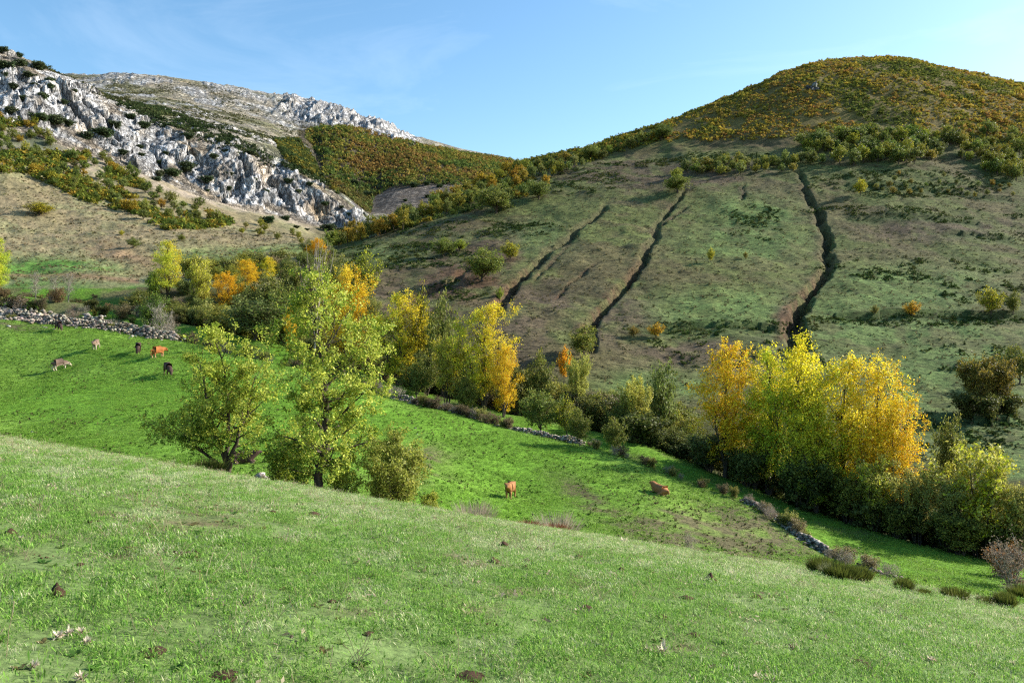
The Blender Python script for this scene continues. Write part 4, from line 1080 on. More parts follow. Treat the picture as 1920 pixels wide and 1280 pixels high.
# forest under the far limestone scarp
FOREST = [(575, 245), (600, 238), (660, 236), (720, 254), (790, 272), (962, 301), (985, 318), (905, 345), (860, 348), (800, 345), (730, 352), (700, 372), (690, 402), (640, 372), (605, 330), (600, 295), (575, 262)]
P, px, py = world_scatter(rng, 9000, 560, 990, 440, 800, FOREST)
n = len(P)
cols = zone_cols(rng, P[:, 0], P[:, 1], [(0.055, 0.08, 0.02), (0.085, 0.105, 0.022), (0.12, 0.12, 0.024), (0.155, 0.125, 0.026), (0.10, 0.105, 0.022), (0.15, 0.095, 0.028)], 38.0, 407, 0.8)
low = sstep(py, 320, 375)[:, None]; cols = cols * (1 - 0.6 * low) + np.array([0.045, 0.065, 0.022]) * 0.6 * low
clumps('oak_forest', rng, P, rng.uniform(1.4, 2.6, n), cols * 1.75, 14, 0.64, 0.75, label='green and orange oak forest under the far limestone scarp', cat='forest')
# forest in the hollow left of the crease
P, px, py = world_scatter(rng, 5000, 500, 640, 405, 640, [(515, 262), (560, 262), (588, 300), (600, 330), (640, 372), (655, 392), (620, 345), (580, 325), (535, 300)])
n = len(P); cols = zone_cols(rng, P[:, 0], P[:, 1], [(0.04, 0.06, 0.02), (0.08, 0.09, 0.02), (0.17, 0.13, 0.022), (0.06, 0.075, 0.02)], 25.0, 409, 0.6)
clumps('oak_forest', rng, P, rng.uniform(1.3, 2.4, n), cols * 1.4, 15, 0.62, 0.75, label='green and orange oak wood in the hollow above the cliff nose', cat='forest')
# low holm-oak and juniper cover on the limestone mountain
def holm_keep(px, py, X, Y): return fbm(X / 16 + 0.03 * Y, Y / 16, 411, 3) > 0.56
P, px, py = world_scatter(rng, 22000, -40, 620, 395, 830, [(-40, 90), (140, 145), (340, 152), (540, 190), (640, 250), (600, 330), (420, 300), (320, 250), (150, 170), (-40, 110)], holm_keep)
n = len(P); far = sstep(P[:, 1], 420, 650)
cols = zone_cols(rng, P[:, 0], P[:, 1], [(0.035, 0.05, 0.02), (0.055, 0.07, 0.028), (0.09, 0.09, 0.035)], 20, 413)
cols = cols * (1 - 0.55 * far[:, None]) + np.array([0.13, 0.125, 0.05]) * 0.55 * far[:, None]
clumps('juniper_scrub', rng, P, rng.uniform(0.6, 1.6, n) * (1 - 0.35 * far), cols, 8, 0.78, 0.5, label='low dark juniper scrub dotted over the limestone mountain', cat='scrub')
# green band of holm oaks along the shelf above the cliffs
P, px, py = world_scatter(rng, 26000, 170, 620, 402, 600, [(205, 190), (300, 200), (420, 250), (500, 285), (560, 305), (640, 350), (620, 352), (500, 300), (400, 265), (300, 238), (200, 205)], lambda px, py, X, Y: fbm(X / 12, Y / 25, 415, 3) > 0.44)
n = len(P); cols = zone_cols(rng, P[:, 0], P[:, 1], [(0.035, 0.055, 0.02), (0.05, 0.075, 0.028), (0.08, 0.095, 0.035)], 16, 417)
clumps('holm_oak_scrub', rng, P[:2600], rng.uniform(0.8, 1.7, n)[:2600], cols[:2600], 12, 0.62, 0.7, label='dark green holm oak band on the shelf above the cliffs', cat='scrub')
# undergrowth of the oak belt on the brown hillside
BELT = [(-30, 215), (60, 232), (130, 285), (200, 300), (270, 345), (330, 378), (420, 405), (440, 420), (400, 430), (310, 432), (250, 405), (150, 375), (90, 345), (40, 325), (-30, 330)]
P, px, py = world_scatter(rng, 7000, -30, 450, 235, 345, BELT, lambda px, py, X, Y: (fbm(X / 14, Y / 14, 421, 3) > 0.40) & ~((px < 130) & (py > 240) & (py < 285)))
n = len(P); cols = zone_cols(rng, P[:, 0], P[:, 1], [(0.06, 0.085, 0.018), (0.10, 0.125, 0.02), (0.16, 0.145, 0.022), (0.19, 0.12, 0.02), (0.10, 0.12, 0.02)], 14, 423, 0.7)
clumps('oak_scrub', rng, P, rng.uniform(0.8, 1.7, n), cols * 1.5, 18, 0.56, 0.8, label='green and yellow oak scrub belt below the limestone ridge', cat='scrub')
# oak scrub on the spur and the shoulder of the right-hand hill
SPUR = [(612, 470), (640, 440), (720, 415), (800, 380), (870, 335), (960, 300), (1100, 272), (1240, 235), (1240, 262), (1120, 300), (1040, 330), (1000, 365), (900, 395), (840, 405), (760, 430), (690, 450), (640, 465)]
P, px, py = world_scatter(rng, 9000, 600, 1250, 230, 410, SPUR, lambda px, py, X, Y: fbm(X / 12, Y / 12, 431, 3) > 0.42)
n = len(P); cols = zone_cols(rng, P[:, 0], P[:, 1], [(0.05, 0.07, 0.018), (0.09, 0.11, 0.02), (0.15, 0.14, 0.022), (0.17, 0.12, 0.02), (0.09, 0.11, 0.02)], 14, 433, 0.7)
clumps('oak_scrub', rng, P, rng.uniform(0.7, 1.6, n), cols * 1.4, 15, 0.6, 0.8, label='oak scrub along the spur of the gullied hill', cat='scrub')
# low broom and heather in patches and lines on the gullied hill
def low_keep(px, py, X, Y):
    b = np.zeros(len(px), bool)
    for (x, y, rx, ry, th) in [(1420, 405, 50, 22, 0.42), (1430, 440, 60, 12, 0.5), (1700, 505, 170, 22, 0.55), (1350, 615, 190, 14, 0.47), (1730, 600, 230, 12, 0.30), (1840, 670, 120, 30, 0.52), (1700, 345, 200, 26, 0.50), (1620, 395, 120, 10, 0.45), (1800, 405, 120, 14, 0.5), (1890, 445, 60, 8, 0.4), (1780, 815, 160, 40, 0.55), (1890, 790, 70, 12, 0.4), (1300, 300, 200, 16, 0.45), (760, 480, 130, 26, 0.5), (900, 430, 180, 16, 0.52), (860, 545, 60, 20, 0.5), (1060, 340, 120, 26, 0.55), (1500, 680, 60, 30, 0.4), (1320, 660, 160, 30, 0.62), (1850, 540, 90, 40, 0.58)]:
        b |= ((((px - x) / rx) ** 2 + ((py - y) / ry) ** 2) < 1) & (fbm(X / 4, Y / 4, 441, 3) > th)
    return b
P, px, py = world_scatter(rng, 60000, 620, 1960, 100, 330, None, low_keep)
n = len(P); cols = zone_cols(rng, P[:, 0], P[:, 1], [(0.03, 0.05, 0.014), (0.045, 0.075, 0.018), (0.065, 0.075, 0.022)], 9, 443)
clumps('broom_scrub', rng, P[:9000], rng.uniform(0.25, 0.65, n)[:9000], cols[:9000], 7, 0.8, 0.5, label='low dark broom and heather in patches on the gullied hill', cat='scrub')
# grass tussocks over the gullied hill and the brown hillside
P, px, py = world_scatter(rng, 14000, 620, 1960, 105, 330, None, lambda px, py, X, Y: (REG[np.clip(np.searchsorted(PXC, px), 0, NC - 1), np.clip(np.searchsorted(YR, Y), 0, NR - 1)] == S_RIGHT) & (py > 300))
n = len(P); cols = zone_cols(rng, P[:, 0], P[:, 1], [(0.14, 0.125, 0.06), (0.10, 0.12, 0.04), (0.08, 0.085, 0.035), (0.17, 0.14, 0.07)], 9, 447, 1.0)
clumps('tussock_grass', rng, P, rng.uniform(0.12, 0.42, n), cols * 0.8, 5, 0.9, 0.8, label='dry grass tussocks all over the gullied hill', cat='grass')
P, px, py = world_scatter(rng, 9000, -40, 600, 175, 330, [(-40, 300), (100, 345), (250, 405), (330, 430), (440, 425), (560, 440), (600, 470), (500, 500), (300, 530), (-40, 540)])
n = len(P); cols = zone_cols(rng, P[:, 0], P[:, 1], [(0.20, 0.15, 0.085), (0.13, 0.10, 0.055), (0.09, 0.09, 0.035), (0.16, 0.15, 0.06)], 9, 449, 1.0)
clumps('tussock_grass', rng, P, rng.uniform(0.12, 0.42, n) * (1 + 0.8 * (rng.uniform(size=n) > 0.93)), cols, 5, 0.9, 0.55, label='dry tussocks dotted over the brown hillside', cat='grass')

P, px, py = world_scatter(rng, 26000, -40, 1960, 42, 132, None, lambda px, py, X, Y: (REG[np.clip(np.searchsorted(PXC, px), 0, NC - 1), np.clip(np.searchsorted(YR, Y), 0, NR - 1)] == S_PAST) & (fbm(X / 5, Y / 5, 453, 3) > 0.40))
P = P[:11000]; n = len(P); cols = zone_cols(rng, P[:, 0], P[:, 1], [(0.05, 0.10, 0.015), (0.075, 0.15, 0.02), (0.10, 0.09, 0.04)], 9, 455, 1.0)
clumps('pasture_tussocks', rng, P, rng.uniform(0.06, 0.17, n), cols, 4, 1.05, 0.8, label='small dark tufts dotted over the grazed pasture', cat='grass')

# --- single oaks that stand out on the hillsides
def colour_word(kind, t):
    r = t[0] / max(t[1], 1e-6); v = (t[0] + t[1]) / 2
    if kind.startswith('thorn_grey'): return 'grey' if v > 0.85 else 'dark grey'
    if kind.startswith('thorn'): return 'brown' if v > 0.85 else 'dark brown'
    if kind.startswith('bramble'): return 'blackish green' if v < 1.0 else 'dark green'
    if kind == 'holm': return 'dark green' if v < 1.02 else 'grey-green'
    w = 'orange-brown' if r > 1.4 else ('yellowish' if r > 1.12 else ('green' if r > 0.93 else 'deep green'))
    return ('pale ' if v > 1.22 else ('dull ' if v < 0.88 else '')) + w

def place_words(items):
    # items: list of (root, x, y, size, kind, tint, noun, where): labels by size, colour and place within the group
    xs = np.array([i[1] for i in items]); ys = np.array([i[2] for i in items]); ss = np.array([i[3] for i in items])
    xq = np.argsort(np.argsort(xs)) / max(len(xs) - 1, 1); yq = np.argsort(np.argsort(ys)) / max(len(ys) - 1, 1); sq = np.argsort(np.argsort(ss)) / max(len(ss) - 1, 1)
    for k, (root, x, y, s_, kind, t, noun, where) in enumerate(items):
        size = 'small' if sq[k] < 0.33 else ('large' if sq[k] > 0.67 else 'middling')
        hx = ['far left', 'left', 'centre-left', 'centre', 'centre-right', 'right', 'far right'][min(int(xq[k] * 7), 6)]
        hy = ['top', 'middle', 'bottom'][min(int(yq[k] * 3), 2)]
        root['label'] = '%s %s %s, %s %s %s' % (size, colour_word(kind, t), noun, hy, hx, where)
    same = {}
    for it in items: same.setdefault(it[0]['label'], []).append(it)
    for lab, its in same.items():
        if len(its) < 2: continue
        its.sort(key=lambda q: q[1])
        nm = {2: ['left', 'right'], 3: ['left', 'middle', 'right'], 4: ['first', 'second', 'third', 'fourth'], 5: ['first', 'second', 'third', 'fourth', 'fifth']}.get(len(its))
        for q_, it in enumerate(its):
            if nm: it[0]['label'] = lab.replace(', ', ' (%s of %s), ' % (nm[q_], {2: 'two', 3: 'three', 4: 'four', 5: 'five'}[len(its)]), 1)

def tidy_labels():
    for o in bpy.data.objects:
        l = o.get('label')
        if l and len(l.split()) > 16: o['label'] = l.replace('middling ', '').replace('dull ', '').replace('pale ', '').replace('brown hillside', 'hillside').replace('blackish ', 'dark ')

def tree_group(poly, n, kinds, h0, h1, label, group, seed, name='oak_tree', tints=((1, 1, 1),), mind=10, ymin=60, cat='tree'):
    r = random.Random(seed); xs = [p[0] for p in poly]; ys = [p[1] for p in poly]
    done = []; tries = 0; items = []
    while len(done) < n and tries < n * 60:
        tries += 1
        x = r.uniform(min(xs), max(xs)); y = r.uniform(min(ys), max(ys))
        if not in_poly(np.array([x]), np.array([y]), poly)[0]: continue
        if any((x - a) ** 2 + ((y - b) * 1.6) ** 2 < mind ** 2 for a, b in done): continue
        done.append((x, y))
        k = r.choice(kinds); h = r.uniform(h0, h1); sc = h / PH[k]
        t = r.choice(tints); j = 1 + r.uniform(-0.18, 0.18)
        tt = tuple(v * j * (1 + r.uniform(-0.1, 0.1)) for v in t)
        root = plant(k, name, hit_t(x, y, ymin), sc, label, cat, group, r.uniform(0, 6.28), tt, sx=sc * r.uniform(0.9, 1.35))
        items.append((root, x, y, h, k, tt, 'oak', label))
    place_words(items)
SCR = ['scrub_0', 'scrub_1', 'scrub_2', 'scrub_3', 'scrub_4']
TINTS = ((1, 1, 1), (1.1, 1.1, 0.9), (0.85, 0.95, 1), (1.5, 1.25, 0.8), (1.9, 1.2, 0.6), (0.8, 0.9, 0.9))
tree_group(BELT, 95, SCR, 2.6, 4.6, 'in the belt below the cliffs', 'oaks of the belt below the ridge', 1, name='scrub_oak', tints=TINTS, mind=13)
tree_group([(440, 420), (500, 425), (560, 440), (570, 460), (500, 455), (440, 438)], 9, SCR, 2.0, 3.2, 'in the right thicket', 'oaks of the small thicket', 2, name='scrub_oak', tints=((1.6, 1.2, 0.7), (1.2, 1.1, 0.8)), mind=14)
tree_group([(612, 472), (650, 446), (720, 428), (800, 392), (860, 362), (900, 372), (840, 405), (760, 432), (690, 452), (640, 468)], 34, SCR, 4.5, 7.0, 'in the lower spur row', 'oaks along the lower spur', 3, tints=((0.9, 0.95, 1), (1, 1, 1), (1.4, 1.2, 0.8), (1.8, 1.15, 0.6)), mind=14)
tree_group([(860, 365), (960, 318), (1080, 296), (1200, 268), (1230, 262), (1130, 300), (1050, 330), (1010, 362), (930, 388), (880, 390)], 48, SCR, 3.0, 5.5, 'on the upper spur', 'oaks along the upper spur', 4, tints=TINTS, mind=14)
tree_group([(1280, 322), (1340, 308), (1420, 300), (1500, 302), (1500, 326), (1420, 328), (1350, 332), (1290, 334)], 36, SCR, 2.8, 4.8, 'in the level row above the gullies', 'oaks in the level row', 5, name='scrub_oak', tints=((1, 1, 1), (1.3, 1.2, 0.9), (0.85, 0.9, 1)), mind=8)
tree_group([(1500, 275), (1560, 262), (1680, 258), (1770, 270), (1770, 300), (1690, 318), (1600, 312), (1500, 312)], 62, SCR, 3.6, 6.8, 'in the thicket above the main gully', 'oaks of the thicket above the main gully', 6, name='scrub_oak', tints=((0.9, 1, 1), (0.8, 0.95, 1.1), (1.3, 1.2, 0.8)), mind=10)
tree_group([(1770, 262), (1830, 255), (1925, 250), (1925, 345), (1860, 335), (1800, 300)], 40, SCR, 3.2, 6.2, 'in the wood high at the right edge', 'oaks high at the right edge', 7, name='scrub_oak', tints=((0.9, 0.95, 1), (1.2, 1.1, 0.8)), mind=11)
tree_group([(1620, 330), (1760, 330), (1900, 350), (1900, 372), (1740, 372), (1640, 362)], 26, SCR, 1.2, 2.4, 'in the shrubs below the right-hand wood', 'oak shrubs below the wood', 8, 'oak_shrub', ((1.2, 1, 0.9), (1.5, 1.0, 0.8), (0.8, 0.9, 1)), 13, cat='shrub')
for px, base, top, w, k, lab, tint in [
    (905, 528, 468, 84, 'oak_a', 'large round oak on the eroded slope', (1, 1.1, 1)), (957, 488, 455, 36, 'oak_c', 'small yellowish oak right of the large round oak', (1.2, 1.05, 0.8)), (832, 482, 447, 48, 'oak_b', 'pale green oak group left above the large round oak', (1, 1.15, 1)), (862, 470, 450, 34, 'oak_c', 'small light green oak beside the pale oak group', (1, 1.1, 1)),
    (930, 400, 352, 84, 'oak_b', 'broad pale oak on the spur', (1, 1.05, 1.1)), (1010, 374, 340, 54, 'oak_b', 'grey-green oak right of the broad pale oak', (0.9, 1, 1.1)), (1270, 362, 327, 52, 'oak_a', 'lone round oak at the head of the second gully', (0.95, 1.05, 1)), (1268, 336, 316, 22, 'oak_c', 'small oak just above the lone round oak', (1.1, 1.1, 1)),
    (1333, 492, 466, 14, 'oak_c', 'tiny yellowish tree on the open green slope', (1.4, 1.2, 0.8)), (1398, 486, 472, 8, 'oak_b', 'tiny bush right of the tiny tree on the slope', (1.3, 1, 0.8)), (1614, 366, 337, 26, 'oak_c', 'small yellow oak right of the main gully head', (1.4, 1.2, 0.7)), (1858, 592, 542, 42, 'oak_c', 'yellow-green oak on the long terrace at the right', (1.2, 1.05, 0.8)), (1900, 590, 548, 30, 'oak_a', 'dark small oak beside the yellow-green terrace oak', (1, 1, 1)),
    (1710, 594, 566, 26, 'oak_c', 'small orange oak in the middle of the long terrace', (1.9, 1.05, 0.6)), (1640, 590, 572, 14, 'oak_b', 'faint grey bush left of the orange terrace oak', (1.2, 1, 1)), (1230, 634, 607, 28, 'oak_c', 'orange-brown bush on the lower terrace', (1.8, 1.05, 0.7)), (1188, 632, 612, 22, 'oak_b', 'grey-brown bush left of the orange-brown one', (1.3, 0.9, 0.9)), (1105, 300, 274, 40, 'oak_a', 'dark oak on the skyline shoulder', (0.9, 1, 1)), (1240, 262, 236, 46, 'oak_a', 'dark green oak on the skyline below the summit', (0.75, 0.9, 1)),
    (75, 404, 380, 50, 'oak_c', 'lone flat bush on the brown hillside', (1.1, 0.9, 0.7)), (250, 465, 446, 22, 'oak_b', 'small green bush in the middle of the brown hillside', (0.9, 1, 1)), (228, 442, 432, 10, 'oak_c', 'tiny yellow bush above the small green bush', (1.4, 1.2, 0.8)), (340, 452, 440, 18, 'oak_b', 'small bush right of the middle of the hillside', (1, 1, 1)), (937, 565, 540, 14, 'oak_c', 'tiny green tree in the third gully', (1, 1.1, 1))]:
    tree_px(k, 'oak_tree', px, base, top, w, lab, 'tree', tint=tint)
# dark holm oaks on and below the cliffs
HOLM = [(505, 418, 34), (536, 414, 26), (555, 428, 16), (575, 432, 12), (618, 432, 34), (640, 436, 24), (165, 262, 40), (195, 262, 44), (215, 240, 36), (75, 228, 40), (105, 232, 44), (128, 238, 30), (20, 215, 34), (10, 130, 40), (40, 125, 30), (72, 130, 34), (52, 145, 26), (45, 190, 26), (80, 188, 34), (95, 168, 24), (65, 162, 18), (25, 168, 30), (10, 145, 22), (120, 195, 22), (230, 296, 26), (262, 280, 18), (265, 292, 14), (350, 320, 44), (325, 330, 36), (300, 335, 30), (295, 340, 22), (390, 342, 30), (400, 300, 26), (430, 330, 20), (428, 358, 22), (390, 360, 14), (300, 308, 20), (475, 350, 24), (500, 362, 18), (560, 362, 20), (580, 352, 18), (610, 385, 18), (640, 392, 14), (655, 405, 14), (540, 345, 22), (470, 290, 26), (445, 282, 26), (350, 262, 30), (310, 290, 16), (270, 240, 30), (245, 222, 24), (75, 128, 30), (35, 108, 26), (5, 100, 30), (95, 155, 26), (140, 175, 20), (640, 355, 20), (600, 335, 26), (690, 372, 26), (665, 350, 22), (775, 352, 26), (800, 350, 22), (825, 352, 16), (802, 372, 16), (760, 378, 14), (785, 395, 12)]
HG = {}
for (px, py, w) in HOLM:
    q_ = hit_t(px, py, 290); s = w / F_PX * q_[1] / 3.2 * 0.82
    under = py > 395 or (PXG[0, 0] < px < 240 and py > 225)
    lab, gp = ('dark round holm oak at the foot of the cliffs', 'holm oaks at the cliff foot') if under else (('dark green holm oak rooted in the pale cliffs', 'holm oaks on the cliffs') if px < 650 else ('dark holm oak at the grey scree below the far forest', 'holm oaks by the scree'))
    tt = jit(0.15, 0.1)
    root = plant('holm', 'holm_oak', q_, s * 0.62, lab, 'tree', gp, tint=tt, sx=s * R_.uniform(0.8, 1.35))
    HG.setdefault(gp, []).append((root, px, py, w, 'holm', tt, 'holm oak', {'holm oaks at the cliff foot': 'at the cliff foot', 'holm oaks on the cliffs': 'on the pale cliffs', 'holm oaks by the scree': 'by the far scree'}[gp]))
for v in HG.values(): place_words(v)

# --- undergrowth along the stream and the walls
KINDN = {'oak': ('oak_tree', 'tree', 'oak'), 'willow': ('willow', 'willow', 'willow'), 'thorn': ('thorn_bush', 'thorn bush', 'thorn'), 'bramble': ('bramble', 'bramble', 'bramble'), 'shrub': ('shrub', 'shrub', 'shrub')}
def bush_line(pts, n, kinds, h0, h1, label, group, seed, spread=6, tints=((1, 1, 1),), name='bush', dy=1.0):
    r = random.Random(seed); pts = np.array(pts, float); items = []
    for i in range(n):
        t = (i + r.uniform(-0.3, 1.3)) / n * (len(pts) - 1); j = int(np.clip(t, 0, len(pts) - 2)); f = np.clip(t - j, 0, 1)
        x = lerp(pts[j, 0], pts[j + 1, 0], f) + r.uniform(-spread, spread); Y = lerp(pts[j, 1], pts[j + 1, 1], f) + r.uniform(-dy, dy)
        k = r.choice(kinds); sc = r.uniform(h0, h1) / PH[k]; t_ = r.choice(tints); jj = 1 + r.uniform(-0.2, 0.2)
        tt = tuple(v * jj for v in t_)
        nm_, ct_, noun_ = KINDN[k.split('_')[0]]
        root = plant(k, nm_, at_depth(x, Y), sc, label, ct_, group, r.uniform(0, 6.28), tt, sx=sc * r.uniform(0.9, 1.4))
        items.append((root, x, -Y, sc * PH[k], k, tt, noun_, label))
    place_words(items)
bush_line([(690, 134), (800, 129), (960, 121), (1080, 116), (1200, 110)], 38, ['bramble', 'shrub_green', 'willow_dark', 'thorn'], 1.8, 4.2, 'in the upper stream thicket', 'thickets along the upper stream', 21, 8, ((1, 1, 1), (1.3, 1.1, 1), (0.9, 0.9, 0.9)), dy=2.5)
bush_line([(1195, 106), (1300, 101), (1380, 97), (1480, 92), (1600, 88), (1700, 85), (1800, 82), (1930, 79)], 46, ['bramble', 'bramble', 'shrub_green', 'willow_dark'], 2.2, 4.6, 'in the lower stream thicket', 'thickets along the lower stream', 22, 8, ((0.8, 0.9, 1), (1, 1, 1), (1.2, 1.1, 0.9)), dy=2.5)
bush_line([(250, 152), (330, 148), (420, 144), (560, 138), (690, 130)], 42, ['willow_dark', 'shrub_green', 'bramble', 'oak_a', 'thorn'], 2.0, 5.0, 'in the thicket beyond the cows', 'thickets beyond the cows', 23, 10, ((1, 1, 1), (1.2, 1.1, 0.9), (0.85, 0.95, 1.1)), dy=5)
bush_line([(330, 178), (420, 190), (500, 200), (580, 215), (620, 225)], 34, ['willow_dark', 'shrub_green', 'oak_b', 'oak_a', 'thorn'], 2.5, 5.5, 'far upstream', 'bushes far upstream', 24, 10, ((1, 1, 1), (1.3, 1.2, 0.8), (0.85, 0.95, 1.1)), dy=12)
bush_line([(930, 122), (1040, 118), (1130, 114), (1220, 110), (1310, 104)], 26, ['willow_dark', 'oak_b', 'shrub_green', 'oak_a', 'willow_a', 'thorn'], 2.8, 5.4, 'below the gullies', 'bushes of the belt below the gullies', 33, 10, ((0.9, 0.95, 1), (0.75, 0.8, 0.9), (1.1, 1.05, 0.9)), dy=4)
bush_line([(560, 150), (640, 146), (720, 140), (800, 134), (880, 128), (950, 124)], 26, ['willow_dark', 'oak_b', 'oak_a', 'oak_c', 'shrub_green'], 3.5, 6.5, 'behind the yellow poplars', 'bushes behind the yellow poplars', 34, 10, ((0.85, 0.95, 1), (0.7, 0.8, 0.9), (1.1, 1.05, 0.9)), dy=5)
bush_line([(430, 165), (500, 160), (560, 158), (640, 160), (700, 165)], 18, ['oak_a', 'oak_b', 'willow_dark', 'willow_a'], 4.5, 7.5, 'upstream of the poplars', 'trees upstream of the poplars', 35, 10, ((0.8, 0.92, 1), (0.95, 1, 1), (1.1, 1.1, 0.9)), dy=8)
bush_line([(340, 158), (420, 152), (500, 148), (580, 144), (660, 138)], 22, ['willow_a', 'willow_b', 'oak_c', 'oak_b', 'shrub_green'], 3.0, 6.0, 'in the mixed belt left of the poplars', 'mixed belt left of the poplars', 37, 12, ((1, 1, 1), (1.2, 1.1, 0.8), (0.85, 0.95, 1)), dy=7)
bush_line([(980, 127), (1060, 123), (1140, 119), (1230, 114), (1300, 109)], 18, ['willow_a', 'willow_b', 'oak_b', 'oak_c', 'thorn'], 2.6, 5.0, 'at the foot of the gullied hill', 'bushes at the hill foot', 38, 12, ((1, 1, 1), (1.15, 1.05, 0.8), (0.8, 0.9, 0.9)), dy=4)
bush_line([(690, 105.5), (715, 105), (745, 104)], 6, ['thorn', 'thorn_grey'], 1.2, 2.0, 'at the upper hedge end', 'thorns at the upper hedge end', 25, 5)
bush_line([(775, 102.5), (830, 101), (880, 99.5), (960, 97)], 26, ['thorn', 'thorn', 'thorn_grey', 'shrub_green'], 0.8, 1.7, 'in the pasture hedge', 'thorns of the pasture hedge', 26, 4, ((1, 0.95, 1), (0.8, 0.75, 0.8)), dy=0.6)
bush_line([(1090, 92), (1180, 88.5), (1300, 82.5), (1400, 77), (1450, 72)], 22, ['thorn', 'thorn_grey', 'shrub_green'], 0.6, 1.3, 'along the pasture crest', 'thorns along the pasture crest', 27, 8, ((1, 0.9, 0.9), (0.8, 0.8, 0.8)), dy=0.7)
bush_line([(1440, 74), (1480, 71), (1510, 68.5)], 7, ['thorn', 'shrub_green'], 1.0, 1.9, 'beside the lower wall head', 'bushes at the lower wall head', 28, 8, ((1, 1, 1),), dy=1.0)
bush_line([(1545, 61.5), (1600, 59.5), (1665, 58)], 6, ['thorn', 'thorn_grey'], 0.8, 1.5, 'by the low wall end', 'bushes at the low wall end', 29, 6)
bush_line([(-40, 150), (60, 149), (160, 146), (250, 143), (330, 138)], 34, ['thorn', 'thorn_grey', 'shrub_green', 'bramble'], 1.2, 3.0, 'above the rubble wall', 'scrub above the rubble wall', 30, 12, ((1, 1, 1), (1.2, 1, 0.9), (0.8, 0.85, 0.8)), dy=5)
bush_line([(-40, 137), (60, 135), (150, 132), (250, 128), (330, 125)], 24, ['thorn', 'thorn_grey', 'shrub_green'], 0.7, 1.6, 'growing in the rubble wall', 'bushes in the rubble wall', 36, 12, ((1, 0.95, 0.9), (0.8, 0.8, 0.75)), dy=2.5)
bush_line([(-40, 165), (100, 164), (240, 165), (330, 168)], 18, ['thorn', 'shrub_green', 'thorn_grey'], 1.0, 2.4, 'on the green strip', 'bushes on the green strip', 31, 12, ((1, 1, 1), (1.3, 1.1, 0.8)), dy=3)
bush_line([(260, 130), (330, 125), (400, 121), (480, 118), (560, 114.5)], 22, ['thorn_grey', 'thorn', 'shrub_green'], 1.0, 2.4, 'along the cow pasture edge', 'thorns along the cow pasture', 32, 8, ((1, 1, 1), (0.8, 0.8, 0.8)), dy=1.5)
for px, base, top, w, lab in [(67, 560, 512, 26, 'leftmost bare grey sapling above the rubble wall'), (105, 560, 518, 30, 'middle bare grey sapling above the rubble wall'), (128, 566, 514, 32, 'right bare grey sapling above the rubble wall')]:
    tree_px('bare_sapling', 'bare_tree', px, base, top, w, lab, 'tree')
tree_px('bare_sapling', 'bare_tree', 303, 0, 572, 40, 'bare whitish tree beside the dark green bush', 'tree', Y=128)
tree_px('bare_sapling', 'bare_tree', 322, 0, 585, 26, 'slim bare tree at the edge of the cow pasture', 'tree', Y=126)
tree_px('oak_a', 'oak_tree', 285, 0, 552, 46, 'dark green bushy oak at the end of the rubble wall', 'tree', Y=133, tint=(0.7, 1.0, 0.9))
tree_px('oak_c', 'oak_tree', 288, 0, 510, 34, 'small green oak left of the lime-yellow poplar', 'tree', Y=168, tint=(0.8, 1.0, 0.9))
for px, Y, s, mi, lab in [(1540, 1078, 1.5, 0, 'wide dark green broom at the lower wall, left clump'), (1575, 1086, 1.7, 1, 'wide dark green broom at the lower wall, middle clump'), (1612, 1092, 1.4, 0, 'wide dark green broom at the lower wall, right clump'), (1695, 1108, 1.1, 0, 'thin upright broom between the wall and the round broom'), (1730, 1118, 0.8, 1, 'small thin broom left of the round broom'), (1790, 1124, 1.25, 1, 'round dark broom on the lower meadow'), (1848, 1132, 0.8, 1, 'small broom near the right edge'), (1885, 1138, 1.25, 0, 'dark broom at the right edge'), (1915, 1120, 1.3, 1, 'dark broom cut by the right edge')]:
    o = obj('broom_bush', ME_BROOM[mi]); o.location = hit(px, Y); s *= 0.72 * o.location[1] / 48.0; o.scale = (s, s, s); o.rotation_euler = (0, 0, R_.uniform(0, 6)); tag(o, lab, 'bush')

# ---------------------------------------------------------------- stones and walls
_ico = None
def ico():
    global _ico
    if _ico is None:
        bm = bmesh.new(); bmesh.ops.create_icosphere(bm, subdivisions=1, radius=1.0)
        _ico = (np.array([v.co[:] for v in bm.verts]), np.array([[v.index for v in f.verts] for f in bm.faces])); bm.free()
    return _ico
def stones(name, P, S, rng, col=(0.64, 0.55, 0.43), squash=0.7):
    V0, F0 = ico(); n = len(P)
    V = V0[None] * (1 + 0.25 * rng.normal(size=(n, len(V0), 1))).clip(0.6, 1.45)
    V = np.clip(V, -0.82, 0.82) * np.stack([rng.uniform(0.7, 1.3, n), rng.uniform(0.7, 1.3, n), rng.uniform(0.75, 1.2, n) * squash], 1)[:, None, :]
    a = rng.uniform(0, 6.28, n); ca, sa = np.cos(a)[:, None], np.sin(a)[:, None]
    V = np.stack([V[..., 0] * ca - V[..., 1] * sa, V[..., 0] * sa + V[..., 1] * ca, V[..., 2]], -1) * S[:, None, None] + P[:, None, :]
    Fc = (F0[None] + (np.arange(n) * len(V0))[:, None, None]).reshape(-1, 3)
    C = np.array(col)[None] * (1 + 0.30 * rng.normal(size=(n, 1))).clip(0.35, 1.5) * (1 + 0.05 * rng.normal(size=(n, 3)))
    return mesh_np(name, V.reshape(-1, 3), Fc, np.repeat(C, len(V0), 0))
